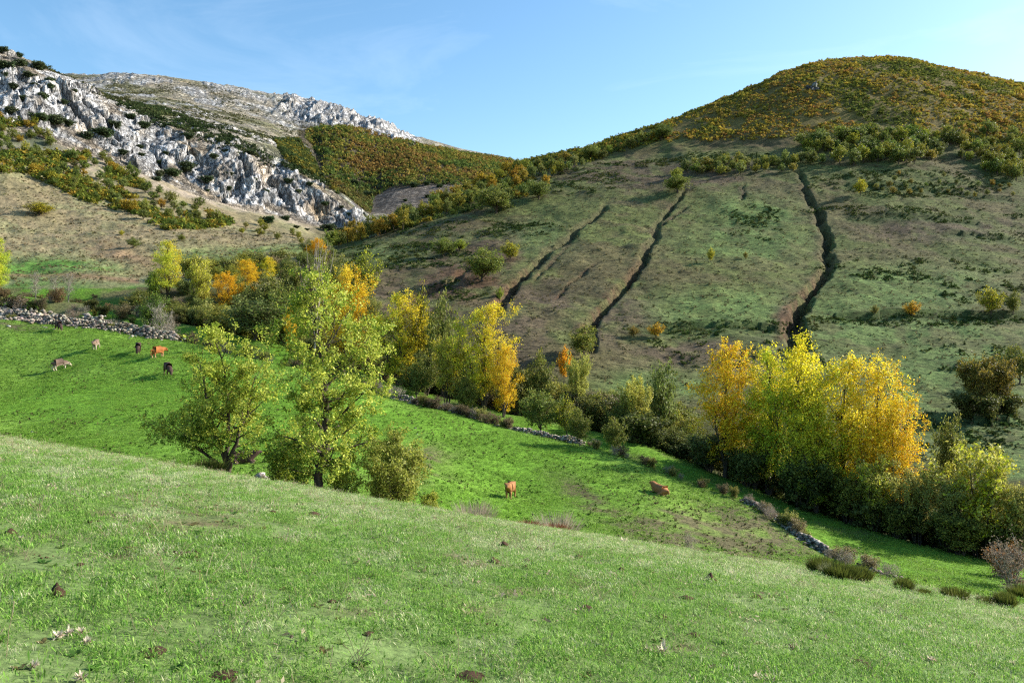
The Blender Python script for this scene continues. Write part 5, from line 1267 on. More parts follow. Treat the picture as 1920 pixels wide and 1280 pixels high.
def wall(pts, per_m, h, th, smin, smax, label, seed, gaps=0.0):
    rng = np.random.default_rng(seed); pts = np.array(pts, float)
    W = np.array([[(x - CX) / F_PX * y, y] for x, y in pts])
    seg = np.linalg.norm(np.diff(W, axis=0), axis=1); L = seg.sum(); cum = np.concatenate([[0], np.cumsum(seg)])
    n = int(L * per_m); s = rng.uniform(0, L, n)
    if gaps:
        g_ = vnoise(s / 3, s * 0, seed); s = s[g_ > np.quantile(g_, gaps)]; n = len(s)
    X = np.interp(s, cum, W[:, 0]); Y = np.interp(s, cum, W[:, 1])
    u = rng.uniform(0, 1, n) ** 1.2; X += rng.normal(size=n) * th * (1.15 - u); Y += rng.normal(size=n) * th * (1.15 - u)
    hh = h * (0.6 + 0.6 * vnoise(s / 2, s * 0 + 5, seed + 1))
    P = np.stack([X, Y, ground(X, Y) + u * hh], 1)
    r = empty('stone_wall', P.mean(0)); tag(r, label, 'wall', None, 'thing')
    me = stones('wall_stones', P - P.mean(0), rng.uniform(smin, smax, n), rng)
    o = obj('stones', me, M_STONE, r); tag(o, kind='stuff')
    return r
wall([(1462, 72.3), (1490, 69.5), (1520, 66.5), (1552, 63.5), (1572, 62)], 85, 0.9, 0.28, 0.10, 0.24, 'pale dry-stone wall running down between pasture and meadow', 1)
wall([(1580, 61.5), (1620, 59.5), (1680, 57.5)], 34, 0.45, 0.35, 0.09, 0.2, 'low broken stone wall among the brooms', 2, 0.3)
wall([(1395, 77), (1425, 75)], 70, 0.6, 0.35, 0.1, 0.24, 'short heap of pale wall stones on the pasture crest', 3)
wall([(965, 97.5), (1000, 96), (1050, 94), (1090, 92)], 46, 0.7, 0.5, 0.12, 0.28, 'tumbled stone wall under the flat-topped oak', 4)
wall([(738, 103.5), (760, 103), (785, 102.5)], 50, 0.8, 0.4, 0.12, 0.3, 'short stone wall in the hedge below the small round oak', 5)
wall([(795, 102), (960, 97.5)], 12, 0.5, 0.5, 0.10, 0.24, 'scattered wall stones showing through the thorn hedge', 6, 0.4)
wall([(90, 131.5), (150, 130.3), (210, 128.5), (270, 126.5), (330, 123.5)], 110, 1.5, 1.6, 0.10, 0.36, 'broad rubble wall of pale stones above the grazing cows', 7)
wall([(-60, 136), (0, 135.5), (60, 134), (110, 132)], 70, 1.1, 1.8, 0.12, 0.4, 'rubble wall of pale stones at the left edge', 8)
wall([(-60, 146), (20, 145), (90, 142), (150, 139)], 60, 1.3, 1.6, 0.15, 0.5, 'upper heap of grey rubble at the left edge', 9, 0.25)
wall([(160, 141), (190, 139)], 60, 2.2, 1.2, 0.2, 0.5, 'sandy rubble bank behind the rubble wall', 10)
wall([(195, 158), (235, 156)], 22, 0.7, 0.6, 0.15, 0.35, 'short far stone wall on the green strip', 11)
def rock_heap(px, Y, n, rad, h, smin, smax, label, seed, name='rock_outcrop', col=(0.85, 0.78, 0.67)):
    rng = np.random.default_rng(seed); c = at_depth(px, Y)
    a = rng.uniform(0, 6.28, n); rr = rad * np.sqrt(rng.uniform(0, 1, n)); X = c.x + rr * np.cos(a); Yy = c.y + rr * 0.7 * np.sin(a)
    P = np.stack([X, Yy, ground(X, Yy) + h * (1 - rr / rad) * rng.uniform(0.3, 1, n)], 1) - np.array(c[:])
    o = obj(name, stones(name, P, rng.uniform(smin, smax, n), rng, col), M_STONE); o.location = c
    return tag(o, label, 'rocks')
rock_heap(492, 38.5, 36, 0.85, 0.9, 0.14, 0.38, 'pale rock heap at the foot of the two big trees', 21)
rock_heap(525, 47.5, 16, 0.7, 0.5, 0.12, 0.35, 'small pale rocks seen between the two big trees', 22)
r_ = hit_t(1523, 168, 250); rng = np.random.default_rng(25)
o = obj('rock_outcrop', stones('summit_rock', rng.normal(size=(14, 3)) * np.array([1.0, 0.7, 1.2]), rng.uniform(0.6, 1.5, 14), rng, (0.30, 0.30, 0.31), 1.2), M_STONE); o.location = r_; tag(o, 'grey rock outcrop in the scrub below the summit', 'rocks')
for px, py, s, lab in [(1732, 1013, 0.16, 'white stone lying on the shaded valley meadow'), (1530, 1014, 0.13, 'white stone on the meadow beside the pasture wall'), (778, 803, 0.14, 'white stone on the pasture below the hedge, upper'), (781, 814, 0.13, 'white stone on the pasture below the hedge, lower'), (242, 635, 0.14, 'pale stone on the pasture right of the cows'), (60, 810, 0.12, 'pale stone on the pasture at the far left'), (16, 612, 0.3, 'brownish boulder at the muddy pasture corner')]:
    q_ = hit(px, py); rng = np.random.default_rng(int(px)); o = obj('stone', stones('stone', np.array([[0, 0, 0.3 * s], [0.5 * s, 0.2 * s, 0.1 * s]]), np.array([s, s * 0.6]), rng, (0.9, 0.87, 0.82)), M_STONE); o.location = q_; tag(o, lab, 'stone')

# ---------------------------------------------------------------- cows
def cow_mat(name, c_top, c_low, lo=0.25, hi=0.6):
    m, nt, out = new_mat(name)
    co = N(nt, 'ShaderNodeTexCoord'); sp = N(nt, 'ShaderNodeSeparateXYZ'); nt.links.new(co.outputs['Generated'], sp.inputs['Vector'])
    n = noise_node(nt, co.outputs['Object'], 3.0, 4.0, 0.6)
    ad = N(nt, 'ShaderNodeMath', operation='MULTIPLY_ADD'); ad.inputs[1].default_value = 0.25
    nt.links.new(n.outputs['Fac'], ad.inputs[0]); nt.links.new(sp.outputs['Z'], ad.inputs[2])
    r = ramp(nt, ad.outputs['Value'], [(lo + 0.12, c_low), (hi + 0.12, c_top)])
    n2 = noise_node(nt, co.outputs['Object'], 14.0, 3.0, 0.6)
    c = mul(nt, r.outputs['Color'], ramp(nt, n2.outputs['Fac'], [(0.3, 0.8), (0.7, 1.15)]).outputs['Color'])
    bs = N(nt, 'ShaderNodeBsdfPrincipled'); bs.inputs['Roughness'].default_value = 0.75; bs.inputs['Specular IOR Level'].default_value = 0.2
    nt.links.new(c.outputs['Color'], bs.inputs['Base Color']); nt.links.new(bs.outputs['BSDF'], out.inputs['Surface'])
    return m

def skin_mesh(name, nodes, edges):
    me = bpy.data.meshes.new(name)
    me.from_pydata([n[0] for n in nodes], edges, [])
    o = bpy.data.objects.new(name, me); COL.objects.link(o)
    sk = o.modifiers.new('skin', 'SKIN'); sk.use_smooth_shade = True; sk.branch_smoothing = 0.6
    for v, n in zip(me.skin_vertices[0].data, nodes):
        r = n[1]; v.radius = r if isinstance(r, tuple) else (r, r)
    me.skin_vertices[0].data[0].use_root = True
    sb = o.modifiers.new('sub', 'SUBSURF'); sb.levels = 1; sb.render_levels = 1
    dg = bpy.context.evaluated_depsgraph_get()
    out = bpy.data.meshes.new_from_object(o.evaluated_get(dg))
    out.name = name
    bpy.data.objects.remove(o); bpy.data.meshes.remove(me)
    return out

def cow_mesh(name, pose):
    if pose == 'lie':
        b = 0.42
        nodes = [((-0.15, 0, b + 0.02), (0.46, 0.52)), ((-0.75, 0, b), (0.46, 0.48)), ((0.45, 0, b + 0.08), (0.42, 0.48)), ((0.80, 0, b + 0.30), (0.27, 0.33)), ((0.98, 0, b + 0.54), (0.19, 0.22)), ((1.22, 0.04, b + 0.46), (0.13, 0.14)), ((1.42, 0.05, b + 0.40), (0.08, 0.08)),
                 ((0.5, 0.36, 0.2), 0.13), ((0.85, 0.40, 0.12), 0.08), ((0.55, 0.45, 0.08), 0.06), ((0.5, -0.36, 0.2), 0.13), ((0.85, -0.40, 0.12), 0.08), ((0.55, -0.45, 0.08), 0.06),
                 ((-0.7, 0.42, 0.25), 0.2), ((-0.25, 0.55, 0.14), 0.1), ((-0.55, 0.62, 0.07), 0.06), ((-0.7, -0.40, 0.25), 0.2), ((-0.3, -0.52, 0.14), 0.1), ((-0.6, -0.6, 0.07), 0.06),
                 ((-1.12, 0, 0.5), 0.10), ((-1.25, 0.05, 0.15), 0.04), ((0.99, 0.27, b + 0.58), 0.05), ((0.99, -0.27, b + 0.58), 0.05)]
        edges = [(0, 1), (0, 2), (2, 3), (3, 4), (4, 5), (5, 6), (2, 7), (7, 8), (8, 9), (2, 10), (10, 11), (11, 12), (1, 13), (13, 14), (14, 15), (1, 16), (16, 17), (17, 18), (1, 19), (19, 20), (4, 21), (4, 22)]
        return skin_mesh(name, nodes, edges)
    if pose == 'graze':
        neck, head, nose, muz, ex = (0.84, 0, 0.96), (1.08, 0, 0.62), (1.22, 0, 0.32), (1.28, 0, 0.16), 0.66
    elif pose == 'half':
        neck, head, nose, muz, ex = (0.82, 0, 1.10), (1.10, 0.05, 1.00), (1.32, 0.08, 0.78), (1.40, 0.09, 0.70), 1.05
    else:
        neck, head, nose, muz, ex = (0.82, 0.02, 1.26), (1.06, 0.05, 1.40), (1.30, 0.08, 1.22), (1.40, 0.08, 1.14), 1.45
    hx = head[0] - 0.04
    nodes = [((-0.15, 0, 1.00), (0.42, 0.52)), ((-0.72, 0, 1.06), (0.40, 0.44)), ((0.42, 0, 1.04), (0.38, 0.50)), (neck, (0.22, 0.33)), (head, (0.18, 0.22)), (nose, (0.13, 0.14)), (muz, (0.11, 0.10)),
             ((0.50, 0.20, 0.68), 0.15), ((0.52, 0.20, 0.36), 0.075), ((0.50, 0.20, 0.06), 0.065), ((0.46, -0.20, 0.68), 0.15), ((0.38, -0.20, 0.36), 0.075), ((0.36, -0.20, 0.06), 0.065),
             ((-0.72, 0.21, 0.74), 0.19), ((-0.92, 0.21, 0.44), 0.085), ((-0.86, 0.21, 0.06), 0.068), ((-0.70, -0.21, 0.74), 0.19), ((-0.80, -0.21, 0.44), 0.085), ((-0.70, -0.21, 0.06), 0.068),
             ((-1.08, 0, 1.18), 0.08), ((-1.18, 0.02, 0.80), 0.035), ((-1.16, 0.03, 0.42), 0.055), ((hx, 0.27, ex), (0.06, 0.035)), ((hx, -0.27, ex), (0.06, 0.035))]
    edges = [(0, 1), (0, 2), (2, 3), (3, 4), (4, 5), (5, 6), (2, 7), (7, 8), (8, 9), (2, 10), (10, 11), (11, 12), (1, 13), (13, 14), (14, 15), (1, 16), (16, 17), (17, 18), (1, 19), (19, 20), (20, 21), (4, 22), (4, 23)]
    return skin_mesh(name, nodes, edges)

COWM = {p: cow_mesh('cow_' + p, p) for p in ('graze', 'half', 'stand', 'lie')}
M_CDARK = cow_mat('hide_dark_brown', (0.06, 0.034, 0.025), (0.30, 0.22, 0.15), 0.08, 0.22)
M_CBLK = cow_mat('hide_dark', (0.060, 0.034, 0.024), (0.11, 0.07, 0.05), 0.05, 0.3)
M_CGREY = cow_mat('hide_grey_brown', (0.13, 0.085, 0.06), (0.62, 0.50, 0.36), 0.30, 0.55)
M_CPALE = cow_mat('hide_fawn', (0.19, 0.125, 0.085), (0.52, 0.42, 0.32), 0.30, 0.75)
M_CORA = cow_mat('hide_orange', (0.30, 0.105, 0.025), (0.55, 0.36, 0.19), 0.10, 0.36)
M_CTAN = cow_mat('hide_tan', (0.34, 0.15, 0.055), (0.42, 0.24, 0.11), 0.05, 0.3)
def cow(px, py, pose, heading, mat, label, sc=1.0, Y=None):
    p = at_depth(px, Y) if Y else hit(px, py, 40)
    me = COWM[pose].copy(); me.materials.clear(); me.materials.append(mat)
    o = obj('cow', me); o.location = (p.x, p.y, p.z - 0.02)
    # stand on the slope
    e = 0.8; hx, hy = math.cos(heading), math.sin(heading)
    zf = float(ground(p.x + hx * e, p.y + hy * e)); zb = float(ground(p.x - hx * e, p.y - hy * e))
    o.rotation_euler = (0, -(0.3 if pose == 'lie' else 0.6) * math.atan2(zf - zb, 2 * e), heading); o.scale = (sc, sc, sc)
    tag(o, label, 'cow', 'cattle on the pasture')
    h1 = None
    return o
D = math.radians
cow(110, 620, 'graze', D(-42), M_CDARK, 'dark brown cow grazing right below the rubble wall', 1.0)
cow(180, 655, 'stand', D(-82), M_CPALE, 'fawn calf with pale legs standing head-on', 0.95)
cow(259, 662, 'graze', D(-70), M_CBLK, 'dark cow grazing head-on left of the orange cow', 0.98)
cow(299, 670, 'half', D(62), M_CORA, 'orange cow with pale legs seen from behind', 1.08)
cow(116, 693, 'graze', D(52), M_CGREY, 'grey-brown cow with pale legs nearest the left edge', 1.05)
cow(315, 703, 'graze', D(-50), M_CBLK, 'dark brown cow grazing right at the left tree branch', 1.08)
cow(956, 935, 'stand', D(-105), M_CTAN, 'tan cow standing and facing us on the lower pasture', 1.0)
cow(1237, 925, 'lie', D(125), M_CTAN, 'tan cow lying on the pasture crest, seen from behind', 1.0)
cow(456, 868, 'lie', D(12), M_CDARK, 'brown cow lying behind the low-forking tree', 0.95)

# ---------------------------------------------------------------- little white hut below the far forest
hp = hit_t(875, 386, 330)
h = empty('hut', (hp[0], hp[1], hp[2]), 0.3); tag(h, 'tiny white hut with red roof on the grey scree', 'hut')
def box_bm(bm, x0, x1, y0, y1, z0, z1):
    v = [bm.verts.new(c) for c in [(x0, y0, z0), (x1, y0, z0), (x1, y1, z0), (x0, y1, z0), (x0, y0, z1), (x1, y0, z1), (x1, y1, z1), (x0, y1, z1)]]
    for f in [(0, 3, 2, 1), (4, 5, 6, 7), (0, 1, 5, 4), (1, 2, 6, 5), (2, 3, 7, 6), (3, 0, 4, 7)]: bm.faces.new([v[i] for i in f])
def plain(name, c, rough=0.8):
    m, nt, out = new_mat(name); co = N(nt, 'ShaderNodeTexCoord'); n = noise_node(nt, co.outputs['Object'], 3.0)
    r = ramp(nt, n.outputs['Fac'], [(0.3, tuple(v * 0.8 for v in c)), (0.7, c)]); bs = N(nt, 'ShaderNodeBsdfPrincipled'); bs.inputs['Roughness'].default_value = rough
    nt.links.new(r.outputs['Color'], bs.inputs['Base Color']); nt.links.new(bs.outputs['BSDF'], out.inputs['Surface']); return m
def part_box(name, boxes, mat, parent):
    bm = bmesh.new()
    for b in boxes: box_bm(bm, *b)
    me = bpy.data.meshes.new(name); bm.to_mesh(me); bm.free(); return obj(name, me, mat, parent)
part_box('wall', [(-1.3, 1.3, -0.9, 0.9, -0.6, 1.5)], plain('whitewash', (0.75, 0.73, 0.70)), h)
part_box('door', [(-0.35, 0.35, -0.93, -0.905, 0.0, 1.25)], plain('door_wood', (0.16, 0.1, 0.06)), h)
bm = bmesh.new(); v = [bm.verts.new(c) for c in [(-1.5, -1.1, 1.4), (1.5, -1.1, 1.4), (1.5, 1.1, 1.4), (-1.5, 1.1, 1.4), (-1.5, 0, 2.1), (1.5, 0, 2.1)]]
for f in [(0, 1, 5, 4), (2, 3, 4, 5), (0, 4, 3), (1, 2, 5), (3, 2, 1, 0)]: bm.faces.new([v[i] for i in f])
me = bpy.data.meshes.new('roof'); bm.to_mesh(me); bm.free(); obj('roof', me, plain('roof_tile', (0.45, 0.16, 0.08)), h)

# ---------------------------------------------------------------- foreground: molehills, clods, dried thistles
M_SOIL = ground_mat('molehill_soil', 3, 12, 40, 0.6, 1.3, 0.9, 0.03, 30.0)
def mound(name, seed, n=5):
    rng = np.random.default_rng(seed); V0, F0 = ico()
    bm = bmesh.new(); bmesh.ops.create_icosphere(bm, subdivisions=3, radius=1.0)
    V = np.array([v.co[:] for v in bm.verts]); Fc = np.array([[v.index for v in f.verts] for f in bm.faces]); bm.free()
    V[:, 2] = np.where(V[:, 2] > 0, V[:, 2] ** 1.0 * (1.0 + 0.15 * rng.normal()), V[:, 2] * 0.3)
    ang = np.arctan2(V[:, 1], V[:, 0]); rad = np.hypot(V[:, 0], V[:, 1])
    k = (0.7 + 0.6 * fbm(V[:, 0] * 1.7 + seed, V[:, 1] * 1.7, seed, 3)) * (0.8 + 0.4 * fbm(V[:, 2] * 3 + seed, ang, seed + 3, 2))
    V = V * k[:, None]; V[:, 2] *= np.clip(1.25 - 0.7 * rad, 0.2, 1.2)
    C = np.array([0.125, 0.075, 0.047])[None] * (0.7 + 0.6 * vnoise(V[:, 0] * 6, V[:, 1] * 6 + V[:, 2] * 4, seed))[:, None]
    return mesh_np(name, V, Fc, C, False)
MOUND = [mound('molehill', 601), mound('molehill', 602), mound('molehill', 603)]
for i, (px, py, w, h_, lab) in enumerate([(107, 1117, 26, 20, 'pointed brown molehill at the lower left'), (18, 1002, 20, 12, 'brown molehill at the left edge'), (345, 1041, 34, 7, 'flat dark earth patch below the left tree, left half'), (366, 1043, 24, 9, 'small dark clod right of the flat earth patch'), (925, 1056, 22, 13, 'brown molehill in the middle of the meadow, left of a pair'), (988, 1054, 18, 8, 'dark clod right of the middle molehill'), (985, 1066, 14, 6, 'small clod below the middle pair'), (1165, 1071, 14, 8, 'small dark clod, left of three in the right half'), (1220, 1077, 16, 9, 'dark clod, middle of three in the right half'), (1333, 1090, 20, 14, 'rounded molehill, right of three in the right half'),
        (1240, 1160, 22, 9, 'dark dung patch right of the meadow centre'), (1286, 1123, 24, 9, 'dark earth clod above the dung patch'), (285, 1227, 40, 9, 'long flat brown clod at the bottom left'), (240, 1032, 26, 9, 'brown trampled clod on the left half'), (622, 1129, 14, 6, 'tiny dark clod left of the meadow centre'), (440, 1068, 10, 5, 'tiny dark clod in the left half, upper'), (945, 1022, 14, 8, 'dark clod just under the meadow edge'), (1610, 1245, 34, 9, 'dark clod patch at the lower right'), (1500, 1095, 22, 6, 'low clod near the meadow edge at the right'), (585, 966, 26, 7, 'low dark earth patch under the tall poplar'), (510, 962, 16, 6, 'small dark earth patch left under the poplar'), (880, 1272, 46, 8, 'dark trampled earth at the bottom centre'), (420, 1272, 50, 9, 'trampled earth at the bottom, right of the long clod'), (1300, 1192, 20, 5, 'thin dark clod right of the dung patch'), (1690, 1160, 24, 6, 'flat clod in the right meadow'), (1790, 1215, 20, 6, 'flat clod in the lower right meadow'), (700, 1080, 16, 6, 'small clod in the middle meadow'), (60, 930, 26, 6, 'low dark clod near the left edge, upper'), (815, 975, 16, 6, 'dark clod under the olive bush, left one'), (860, 990, 14, 5, 'dark clod under the olive bush, right one'), (1010, 1030, 13, 5, 'tiny clod below the reddish plants'), (1085, 1045, 14, 6, 'tiny clod between the middle pair and the three'), (150, 1060, 14, 5, 'tiny clod above the pointed molehill'), (520, 1010, 18, 6, 'dark clod in the left half below the poplar'), (760, 1010, 15, 5, 'dark clod below the two under the olive bush'), (850, 1120, 14, 5, 'tiny clod in the meadow centre'), (1100, 1140, 16, 5, 'tiny clod left of the dung patch'), (1420, 1120, 18, 6, 'dark clod right of the rounded molehill'), (1560, 1150, 18, 6, 'dark clod in the right half, above the lower right patch'), (1480, 1215, 20, 6, 'dark clod left of the lower right patch'), (1060, 1235, 20, 6, 'dark clod near the bottom, right of centre'), (690, 1190, 18, 5, 'dark clod near the bottom, left of centre'), (1880, 1190, 20, 6, 'dark clod at the right edge')]):
    q_ = hit(px, py); o = obj('molehill', MOUND[i % 3], M_SOIL); s = w / F_PX * q_.y / 1.6; hz = h_ / F_PX * q_.y
    o.location = (q_.x, q_.y, q_.z + 0.01); o.scale = (s, s * 0.9, hz * 0.75); o.rotation_euler = (0, 0, R_.uniform(0, 6)); tag(o, lab, 'molehill', 'molehills and clods on the meadow')
def thistle(seed):
    r = np.random.default_rng(seed); n = 46
    a = r.uniform(0, 6.283, n); el = r.uniform(0.0, 0.95, n)
    d = np.stack([np.cos(a) * np.cos(el), np.sin(a) * np.cos(el), np.sin(el)], 1); L = r.uniform(0.5, 1.0, n)[:, None]
    side = np.cross(d, np.array([0, 0, 1.0])); side /= np.maximum(np.linalg.norm(side, axis=1)[:, None], 1e-6); side *= 0.13
    b0 = np.zeros((n, 3)) + np.array([0, 0, 0.15]); md = d * L * 0.6 + b0; tp = d * L + b0 + np.stack([0 * a, 0 * a, 0.25 * r.normal(size=n)], 1)
    V = np.stack([b0, md + side, tp, md - side], 1).reshape(-1, 3)
    st = np.array([[0, 0, 0.2], [-0.5, 0.2, 0.05], [-1.3, 0.3, 0.25]]) + r.normal(size=(3, 3)) * 0.08
    V2, Q2 = tube_np(st, [0.07, 0.05, 0.03], 4)
    c = np.array([0.70, 0.60, 0.45])[None] * (1 + 0.25 * r.normal(size=(n, 1))).clip(0.4, 1.3)
    hd = mesh_np('thistle_head', V, np.arange(n * 4).reshape(-1, 4), np.repeat(c, 4, 0)); hd.materials.append(M_LEAF)
    sm = mesh_np('thistle_stem', V2, Q2, np.tile(np.array([[0.42, 0.32, 0.2]]), (len(V2), 1))); sm.materials.append(M_LEAF)
    return hd, sm
TH = [thistle(701), thistle(702), thistle(703)]
for i, (px, py, w, lab) in enumerate([(110, 1200, 24, 'dried pale thistle, leftmost of four together'), (131, 1192, 22, 'dried pale thistle, second of four together'), (152, 1192, 22, 'dried pale thistle, third of four together'), (163, 1210, 24, 'dried pale thistle, lowest of four together'), (63, 1256, 26, 'dried pale thistle below the group of four'), (152, 1278, 24, 'dried pale thistle cut by the bottom edge'), (1215, 1222, 22, 'dry pale stalk on the right meadow, left bit'), (1245, 1227, 26, 'dry pale stalk on the right meadow, right bit'), (310, 1114, 14, 'small dried thistle right of the pointed molehill'), (40, 1013, 14, 'small dried thistle beside the left-edge molehill'), (1420, 1275, 20, 'dried thistle at the bottom right'), (1375, 1080, 18, 'pale dried thistle right of the rounded molehill'), (1050, 1000, 16, 'pale dried thistle by the reddish plants'), (1170, 1018, 18, 'tall pale dried thistle on the meadow edge'), (1900, 1250, 20, 'pale dried thistle at the lower right corner'), (1745, 1240, 18, 'pale dried thistle left of the lower right corner')]):
    q_ = hit(px, py); s = w / F_PX * q_.y * R_.uniform(0.58, 0.78); q_.z += 0.012
    r0 = empty('dried_thistle', q_, R_.uniform(0, 6.28), (s, s, s)); tag(r0, lab, 'thistle', 'dried thistles on the meadow')
    obj('head', TH[i % 3][0], None, r0); obj('stem', TH[i % 3][1], None, r0)

# ---------------------------------------------------------------- grass
def patch(seed, n, rad, hmin, hmax, wid, cols, lean=0.5, clump=9):
    r = np.random.default_rng(seed)
    cc = r.uniform(-rad, rad, (clump, 2)); ci = r.integers(0, clump, n)
    b = np.where((r.uniform(size=n) < 0.55)[:, None], cc[ci] + r.normal(size=(n, 2)) * rad * 0.16, r.uniform(-rad, rad, (n, 2)))
    L = r.uniform(hmin, hmax, n) * (0.75 + 0.5 * _hash(ci, ci * 0, seed))
    a = r.uniform(0, 6.283, n); le = r.uniform(0.1, 1.0, n) * lean
    base = np.concatenate([b, np.full((n, 1), -0.012)], 1)
    dirv = np.stack([np.cos(a) * np.sin(le), np.sin(a) * np.sin(le), np.cos(le)], 1)
    drop = np.stack([np.cos(a), np.sin(a), -0.35 + 0 * a], 1)
    md = base + dirv * L[:, None] * 0.55; tp = md + (dirv * 0.6 + drop * 0.5 * le[:, None]) * L[:, None] * 0.5
    sd = np.stack([-np.sin(a), np.cos(a), 0 * a], 1) * (wid * r.uniform(0.6, 1.3, n))[:, None]
    V = np.stack([base - sd * 0.8, md - sd, tp, md + sd, base + sd * 0.8], 1)
    V = np.stack([V[:, 0], V[:, 1], V[:, 2], V[:, 3]], 1).reshape(-1, 3)
    A = np.array(cols); k = r.integers(0, len(A), n); t = r.uniform(size=(n, 1))
    C = 1.32 * (A[k] * t + A[r.integers(0, len(A), n)] * (1 - t)) * (1 + 0.2 * r.normal(size=(n, 1))).clip(0.5, 1.5)
    me = mesh_np('grass_patch%d' % seed, V, np.arange(n * 4).reshape(-1, 4), np.repeat(C, 4, 0)); me.materials.append(M_GRASS)
    return me

GC = [(0.145, 0.29, 0.034), (0.20, 0.34, 0.06), (0.085, 0.20, 0.022), (0.28, 0.35, 0.11), (0.16, 0.30, 0.042), (0.07, 0.17, 0.02)]
DC = [(0.40, 0.41, 0.23), (0.30, 0.39, 0.16), (0.48, 0.45, 0.28), (0.22, 0.36, 0.11), (0.52, 0.48, 0.32)]
def proto_coll(name, meshes):
    c = bpy.data.collections.new(name)
    for i, me in enumerate(meshes):
        o = bpy.data.objects.new(name + '_tuft', me); c.objects.link(o)
    return c
C_G = proto_coll('green_tufts', [patch(800 + i, 460, 0.30, 0.016, 0.052, 0.0034, GC, 1.25) for i in range(5)])
C_D = proto_coll('dry_tufts', [patch(820 + i, 260, 0.30, 0.02, 0.075, 0.0030, DC, 1.15) for i in range(4)])
C_P = proto_coll('pasture_tufts', [patch(840 + i, 90, 0.45, 0.04, 0.13, 0.016, [(0.13, 0.26, 0.024), (0.165, 0.295, 0.034), (0.09, 0.19, 0.018), (0.21, 0.29, 0.06)], 0.9, 5) for i in range(4)])
def dead_leaves(seed):
    r = np.random.default_rng(seed); n = 9
    C = np.concatenate([r.normal(size=(n, 2)) * 0.07, r.uniform(0.02, 0.07, (n, 1))], 1)
    V, Q = leaf_quads(r, C, 0.034, 0.3, None, 1.4); c = np.array([[0.46, 0.37, 0.25]]) * (1 + 0.3 * r.normal(size=(n, 1))).clip(0.4, 1.6)
    me = mesh_np('dead_leaf%d' % seed, V, Q, np.repeat(c, 4, 0)); me.materials.append(M_GRASS); return me
C_L = proto_coll('dead_leaf_bits', [dead_leaves(860 + i) for i in range(4)])

def scatter_gn(o, coll, smin, smax, seed):
    ng = bpy.data.node_groups.new('scatter', 'GeometryNodeTree')
    ng.interface.new_socket('Geometry', in_out='INPUT', socket_type='NodeSocketGeometry')
    ng.interface.new_socket('Geometry', in_out='OUTPUT', socket_type='NodeSocketGeometry')
    A = ng.nodes.new
    gi = A('NodeGroupInput'); go = A('NodeGroupOutput')
    ds = A('GeometryNodeDistributePointsOnFaces'); ds.distribute_method = 'RANDOM'; ds.inputs['Seed'].default_value = seed
    na = A('GeometryNodeInputNamedAttribute'); na.data_type = 'FLOAT'; na.inputs['Name'].default_value = 'dens'
    ci = A('GeometryNodeCollectionInfo'); ci.inputs['Collection'].default_value = coll; ci.inputs['Separate Children'].default_value = True; ci.inputs['Reset Children'].default_value = True
    ip = A('GeometryNodeInstanceOnPoints'); ip.inputs['Pick Instance'].default_value = True
    rr = A('FunctionNodeRandomValue'); rr.data_type = 'FLOAT_VECTOR'; rr.inputs[0].default_value = (-0.1, -0.1, 0); rr.inputs[1].default_value = (0.1, 0.1, 6.283)
    rs = A('FunctionNodeRandomValue'); rs.data_type = 'FLOAT'; rs.inputs[2].default_value = smin; rs.inputs[3].default_value = smax
    L = ng.links.new
    L(gi.outputs[0], ds.inputs['Mesh'])
    L([s for s in na.outputs if s.enabled and s.name == 'Attribute'][0], ds.inputs['Density'])
    L(ds.outputs['Points'], ip.inputs['Points'])
    L([s for s in ci.outputs][0], ip.inputs['Instance'])
    L(rr.outputs[0], ip.inputs['Rotation']); L(rs.outputs[1], ip.inputs['Scale'])
    L(ip.outputs['Instances'], go.inputs[0])
    md = o.modifiers.new('scatter', 'NODES'); md.node_group = ng

def scatter_sheet(name, X, Y, Z, dens, coll, smin, smax, seed, label, cat):
    nx, ny = X.shape
    a = (np.arange(nx - 1)[:, None] * ny + np.arange(ny - 1)[None, :]).ravel()
    Q = np.stack([a, a + ny, a + ny + 1, a + 1], 1)
    Q = Q[dens.ravel()[Q].max(1) > 0.001]
    used, inv = np.unique(Q.ravel(), return_inverse=True)
    me = mesh_np(name, np.stack([X.ravel(), Y.ravel(), Z.ravel()], 1)[used], inv.reshape(-1, 4))
    at = me.attributes.new('dens', 'FLOAT', 'POINT'); at.data.foreach_set('value', dens.ravel()[used].astype(np.float32))
    o = obj(name, me); tag(o, label, cat, None, 'stuff')
    scatter_gn(o, coll, smin, smax, seed)
    return o

pxf = CX + FX / np.maximum(FY, 0.5) * F_PX
vis = (FY > 2.6) & (FY < 44) & (pxf > -160) & (pxf < 2080) & (FZ > np.where(FY > 34, terr(FX, np.maximum(FY, 34)) - 0.15, -99))
bare = (1 - 0.8 * sstep(fs * 0.6 + fn * 0.4, 0.62, 0.70)) * (0.35 + 1.0 * sstep(fbm(FX / 0.9, FY / 0.9, 351, 3), 0.34, 0.58))
drymap = np.clip(0.10 + 0.35 * sstep(fbm(FX / 1.3, FY / 1.3, 341, 3), 0.5, 0.66) + 0.85 * sstep(FY + 14 * (fn - 0.5), 8, 23), 0, 1)
near = 1.5 - 0.6 * sstep(FY, 5, 18)
scatter_sheet('grass', FX, FY, FZ, vis * bare * near * (15 - 8 * drymap), C_G, 0.7, 1.35, 3, 'short green turf covering the foreground meadow', 'grass')
scatter_sheet('dry_grass', FX, FY, FZ, vis * (0.35 + bare * 0.65) * (0.9 + 9.0 * drymap), C_D, 0.6, 1.3, 5, 'pale dry grass mixed into the foreground meadow', 'grass')
